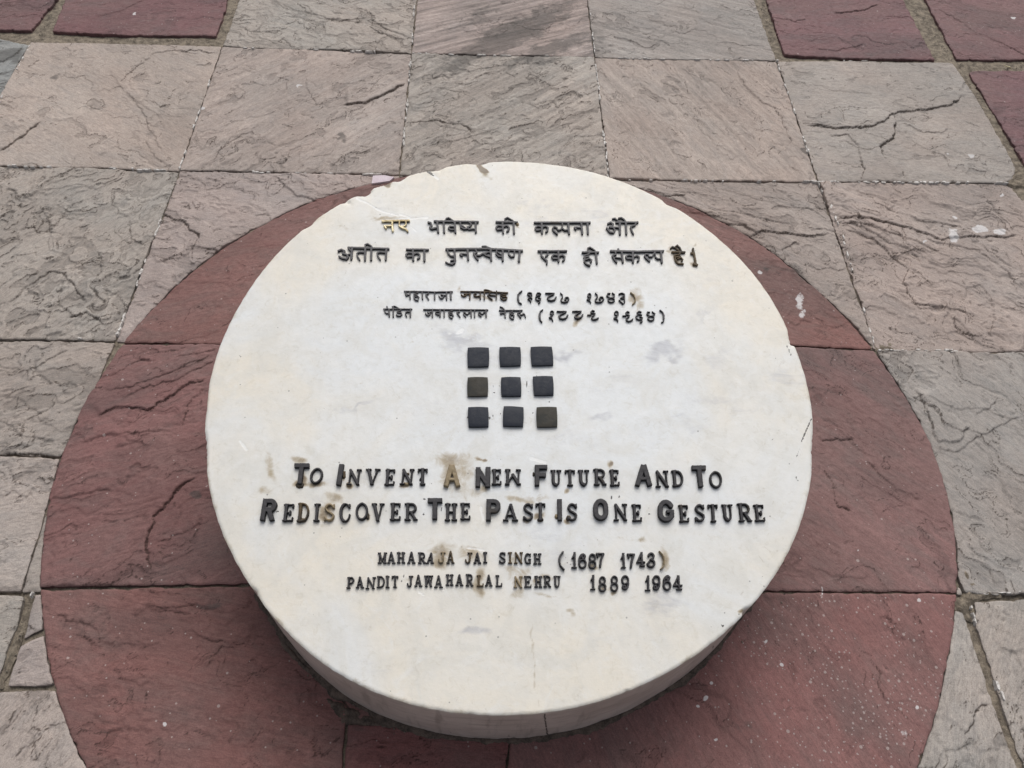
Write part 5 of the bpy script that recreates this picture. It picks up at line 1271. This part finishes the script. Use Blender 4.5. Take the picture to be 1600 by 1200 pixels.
c_, b_, z_ = COAT, BROWNED, BRASS
ROW = [('T', 'S', 469.5, 23.5, 723, 756, 3.2, c_), ('O', 's', 494, 19, 730.5, 755, 4, c_), ('I', 'S', 531, 9, 724.5, 757.5, 4, c_), ('N', 's', 553, 20, 732, 757.5, 3, c_), ('V', 's', 582, 23, 731, 757, 1.5, c_), ('E', 's', 609, 16, 732, 757.5, 2, c_),
       ('N', 's', 636, 20, 731.5, 757, 2.5, c_), ('T', 's', 660, 15.5, 731, 757, .5, c_), ('A', 'S', 706, 25, 725.5, 759.5, 0, z_), ('N', 'S', 754.5, 23, 729, 760.5, .5, c_), ('E', 's', 776, 15.5, 732, 757, 0, c_), ('W', 's', 801.5, 25, 732, 757, 0, c_),
       ('F', 'S', 845.5, 20, 725.5, 758.5, 0, c_), ('U', 's', 869, 16.5, 733, 758.5, -.5, c_), ('T', 's', 890.8, 16, 733, 758.5, -.5, c_), ('U', 's', 912.5, 17.5, 733, 758, -1, c_), ('R', 's', 937.5, 20, 731.5, 757.5, -1, c_), ('E', 's', 960.5, 15.5, 733, 758.5, -1.5, c_),
       ('A', 'S', 1006, 25.5, 725.5, 758.5, 0, c_), ('N', 's', 1035, 20.5, 734, 761, -2, c_), ('D', 's', 1059, 17.5, 734, 759.5, -2, c_), ('T', 'S', 1094, 22, 726.5, 760.5, -3, c_), ('O', 's', 1119, 19, 735.5, 761.5, -1.5, c_),
       ('R', 'S', 419.5, 23, 778.5, 813, 4.5, c_), ('E', 's', 450, 17, 786.5, 814, 3, c_), ('D', 's', 473, 18, 785, 815, 2.5, b_), ('I', 's', 494.5, 10, 786, 814, 2, c_), ('S', 's', 514, 17.5, 786, 814, 1.5, z_), ('C', 's', 539, 17, 785.5, 815, 1, c_), ('O', 's', 565, 18.5, 785, 812, 1, c_),
       ('V', 's', 590.5, 20, 785, 814, 0, c_), ('E', 's', 617.5, 17, 785, 812.5, 1, c_), ('R', 's', 642, 20.5, 785, 812.5, .5, c_), ('T', 'S', 679.3, 23, 777.5, 811, .5, c_), ('H', 's', 704.5, 19.5, 785.5, 813, .5, c_), ('E', 's', 727, 16, 785, 811.5, 0, c_),
       ('P', 'S', 771, 22.5, 779, 813, .5, c_), ('A', 's', 797.7, 24, 786.5, 813.5, 0, c_), ('S', 's', 825, 17, 785.5, 813, 0, c_), ('T', 's', 844.5, 15.5, 785, 812.5, 0, c_), ('I', 'S', 874.7, 8.5, 779, 813, -.5, c_), ('S', 's', 894, 17, 785.5, 813, 0, c_),
       ('O', 'S', 939, 23.5, 778.5, 812.5, -.7, c_), ('N', 's', 970, 21, 786, 813.5, -1, c_), ('E', 's', 995.5, 15.5, 787, 814, -1.5, c_), ('G', 'S', 1041, 25.5, 780, 815, -1, c_), ('E', 's', 1069, 16, 788, 815, -2, c_), ('S', 's', 1093.7, 16.5, 787, 814.5, -1, c_),
       ('T', 's', 1114.8, 15.5, 787, 815, -1.5, c_), ('U', 's', 1137.7, 17, 787, 813.5, -2.5, c_), ('R', 's', 1164, 21, 785.5, 814.5, -3, c_), ('E', 's', 1187.3, 16.5, 787.5, 814, -3, c_),
       ('M', 'n', 597, 14.5, 862.5, 880, .5, c_), ('A', 'n', 611, 13.5, 862, 880, 0, c_), ('H', 'n', 626.3, 13.2, 862, 879.5, 0, c_), ('A', 'n', 642.5, 13.2, 861.5, 880, 0, c_), ('R', 'n', 659, 12.2, 862.3, 880, 0, c_), ('A', 'n', 672.5, 12.5, 863, 880, 2, c_),
       ('J', 'n', 690, 12, 862, 879.5, .5, z_), ('A', 'n', 703.8, 12.7, 860.5, 880, 0, b_), ('J', 'n', 732, 12, 862.5, 880, .5, b_), ('A', 'n', 745.6, 12.5, 863, 880, 0, c_), ('I', 'n', 758, 6.4, 862, 879, 0, c_), ('S', 'n', 784.8, 11.2, 862, 880, 0, c_), ('I', 'n', 797, 6.8, 862, 880, 0, b_),
       ('N', 'n', 810.3, 13.2, 862, 880.5, 0, b_), ('G', 'n', 825, 10.8, 864, 880.5, 0, c_), ('H', 'n', 839.8, 12.8, 864, 881, 0, c_),
       ('1', 'd', 897.3, 8.5, 862, 887.5, 0, c_), ('6', 'd', 910.4, 12.5, 864.5, 887.5, 0, c_), ('8', 'd', 925.8, 12, 864.5, 888, 0, c_), ('7', 'd', 938, 11.7, 863, 886, 0, c_), ('1', 'd', 974, 8.5, 863.5, 887.5, -1, c_), ('7', 'd', 986.3, 11.5, 864, 887, 0, c_),
       ('4', 'd', 1001.6, 13.2, 862.3, 885, 0, c_), ('3', 'd', 1018, 12.2, 863, 886, 0, c_),
       ('P', 'n', 547.5, 12.2, 901, 919, 1.5, c_), ('A', 'n', 562, 13.2, 900.5, 918.5, 0, c_), ('N', 'n', 579, 14, 901, 920, 1.5, c_), ('D', 'n', 594.5, 12.2, 899.5, 918, .5, c_), ('I', 'n', 605.2, 6.4, 899, 918, 0, c_), ('T', 'n', 617, 10.4, 899, 917.5, 0, c_),
       ('J', 'n', 640.2, 10.4, 899, 917, 0, c_), ('A', 'n', 653.4, 12.6, 897.5, 916, 0, c_), ('w', 'n', 669.6, 14, 898.5, 916.5, 0, c_), ('A', 'n', 685, 13.8, 898.5, 918, 0, c_), ('H', 'n', 702.4, 12.3, 896.8, 914.5, 0, c_), ('A', 'n', 717.5, 12.6, 897, 915, 0, c_),
       ('R', 'n', 733.5, 11.8, 896.3, 915.5, 0, c_), ('L', 'n', 750.3, 10.8, 898, 916, 0, b_), ('A', 'n', 763.5, 12, 897.5, 915.5, 0, c_), ('L', 'n', 779.4, 10.6, 898, 916, 0, c_), ('N', 'n', 809.6, 13.5, 899.5, 918, 0, z_), ('E', 'n', 824.7, 12, 899.3, 917.3, 0, c_),
       ('H', 'n', 841.2, 12.6, 899.3, 917.3, 0, c_), ('R', 'n', 855.2, 12, 898.5, 917, 0, c_), ('U', 'n', 870.7, 10.8, 899, 917.5, 0, c_),
       ('1', 'd', 926.5, 8.2, 897.5, 921.5, 0, c_), ('8', 'd', 941.6, 11.7, 900, 924, 0, c_), ('8', 'd', 960.2, 12, 899, 923.5, 0, c_), ('9', 'd', 977.2, 12, 898.5, 921.3, 0, c_), ('1', 'd', 1012.5, 8.4, 898.5, 922.8, 0, c_), ('9', 'd', 1026, 12.2, 898.5, 921.7, 0, c_),
       ('6', 'd', 1042.8, 12.6, 898.5, 921.7, 0, c_), ('4', 'd', 1059.5, 14, 898.5, 921.7, 0, c_)]
for ch, sty, xc, w, yt, yb, ln, m in ROW:
    lab = None
    if m is BRASS: lab = 'letter %s worn to bare brown brass' % ch
    elif m is BROWNED: lab = 'letter %s with a rusty brown coat' % ch
    glyph(ch, sty, xc, w, yt, yb, ln, m, name='digit' if ch.isdigit() else 'letter', label=lab)
word(860, 855, 16, [[50, 318, 105, 255, 185, 228, 270, 232, 360, 262, 455, 338, 540]], name='bracket', step=.45, bevel=1.2, dome=.5, H=.0075, k=1.0)
word(955, 855, 16, [[40, 1220, 92, 1300, 190, 1338, 300, 1330, 420, 1308, 480, 1250, 530], [50, 1320, 220, 1335, 330, 1325, 420]], mat=BRASS, name='bracket', label='closing bracket of the English dates, bare brown brass', step=.45, bevel=1.2, dome=.5, H=.0075, k=1.0)

# blobs of brown resin at the feet of a few letters
for (x, y, r, r2, m) in ((468, 757.5, 6.5, 4.5, b_), (544.5, 755.5, 4.2, 3.4, z_), (537, 741, 2.6, 6, b_), (634.5, 755.5, 4.5, 2.6, z_), (574, 806, 2.6, 5, b_), (844.5, 811, 5, 3.4, b_), (888.5, 809, 4.4, 4.4, b_), (869.5, 806, 2.4, 3.6, z_),
                         (471, 812, 7, 3, b_), (657, 748, 2.2, 2.6, c_), (808.5, 349, 2.6, 2.6, z_), (834, 740, 1.8, 3.4, b_), (797, 806, 2.4, 1.8, b_), (636, 739.5, 3, 2, b_), (1110, 748, 1.6, 3, b_)):
    raise_shape('resin_lump', [('r', r2 if r > r2 else r, [(x - max(0, r - r2), y - max(0, r2 - r)), (x + max(0, r - r2) + .01, y + max(0, r2 - r))])], .004, m, step=.6, bevel=2.5, dome=.8, rough=.5)

# nine dark squares
SQ = [[(218, 162), (450, 162), (448, 365), (218, 370)], [(568, 157), (797, 157), (803, 355), (575, 362)], [(912, 155), (1145, 152), (1162, 350), (925, 358)],
      [(218, 490), (438, 490), (437, 690), (215, 695)], [(587, 490), (800, 488), (807, 692), (590, 693)], [(937, 480), (1155, 478), (1165, 680), (952, 685)],
      [(222, 820), (442, 820), (445, 1030), (227, 1033)], [(615, 808), (832, 820), (828, 1028), (607, 1022)], [(978, 820), (1198, 818), (1205, 1030), (983, 1033)]]
for k, qd in enumerate(SQ):
    q = np.array([(700 + x / 7.06, 520 + y / 7.06) for x, y in qd])
    n = 12; H = .0062
    u = np.linspace(0, 1, n + 1)
    U, Vv = np.meshgrid(u, u)
    # every tile bulges outward a little at mid edge
    P = ((1 - U) * (1 - Vv))[..., None] * q[0] + (U * (1 - Vv))[..., None] * q[1] + (U * Vv)[..., None] * q[2] + ((1 - U) * Vv)[..., None] * q[3]
    P[..., 0] += (U - .5) * 2 * .7 * (1 - (2 * Vv - 1) ** 2); P[..., 1] += (Vv - .5) * 2 * .5 * (1 - (2 * U - 1) ** 2)
    T = on_top(P.reshape(-1, 2), H)
    axis = Vv if k % 3 == 1 or k > 5 else U
    dz = (0.0009 * (1 - (2 * Vv - 1) ** 2) * (1 if k in (1, 4, 5, 6, 7) else .35) + .0006 * (1 - (2 * U - 1) ** 2)).ravel()
    rimd = np.minimum(np.minimum(U, 1 - U), np.minimum(Vv, 1 - Vv)).ravel()
    V = T + NRM * (dz - .0006 * (rimd < .01))[:, None]
    idx = np.arange((n + 1) ** 2).reshape(n + 1, n + 1)
    quads = np.stack([idx[1:, :-1], idx[1:, 1:], idx[:-1, 1:], idx[:-1, :-1]], -1).reshape(-1, 4)
    loop = np.r_[idx[0, :-1], idx[:-1, -1], idx[-1, :0:-1], idx[:0:-1, 0]]
    nv = len(V); m_ = len(loop)
    VV = np.r_[V, V[loop], T[loop] - NRM * (H + .001)]
    a = nv + np.arange(m_); b = np.roll(a, -1)
    eq = np.stack([a, a + m_, b + m_, b], 1)[:, ::-1]
    c = T.mean(0)
    me = make_mesh('metal_square', VV - c, quads, [], eq)
    o = link('metal_square', me, SLATE2 if k in (3, 8) else SLATE, root, tuple(c))
    if k in (3, 8): o['label'] = 'square faded to olive grey'
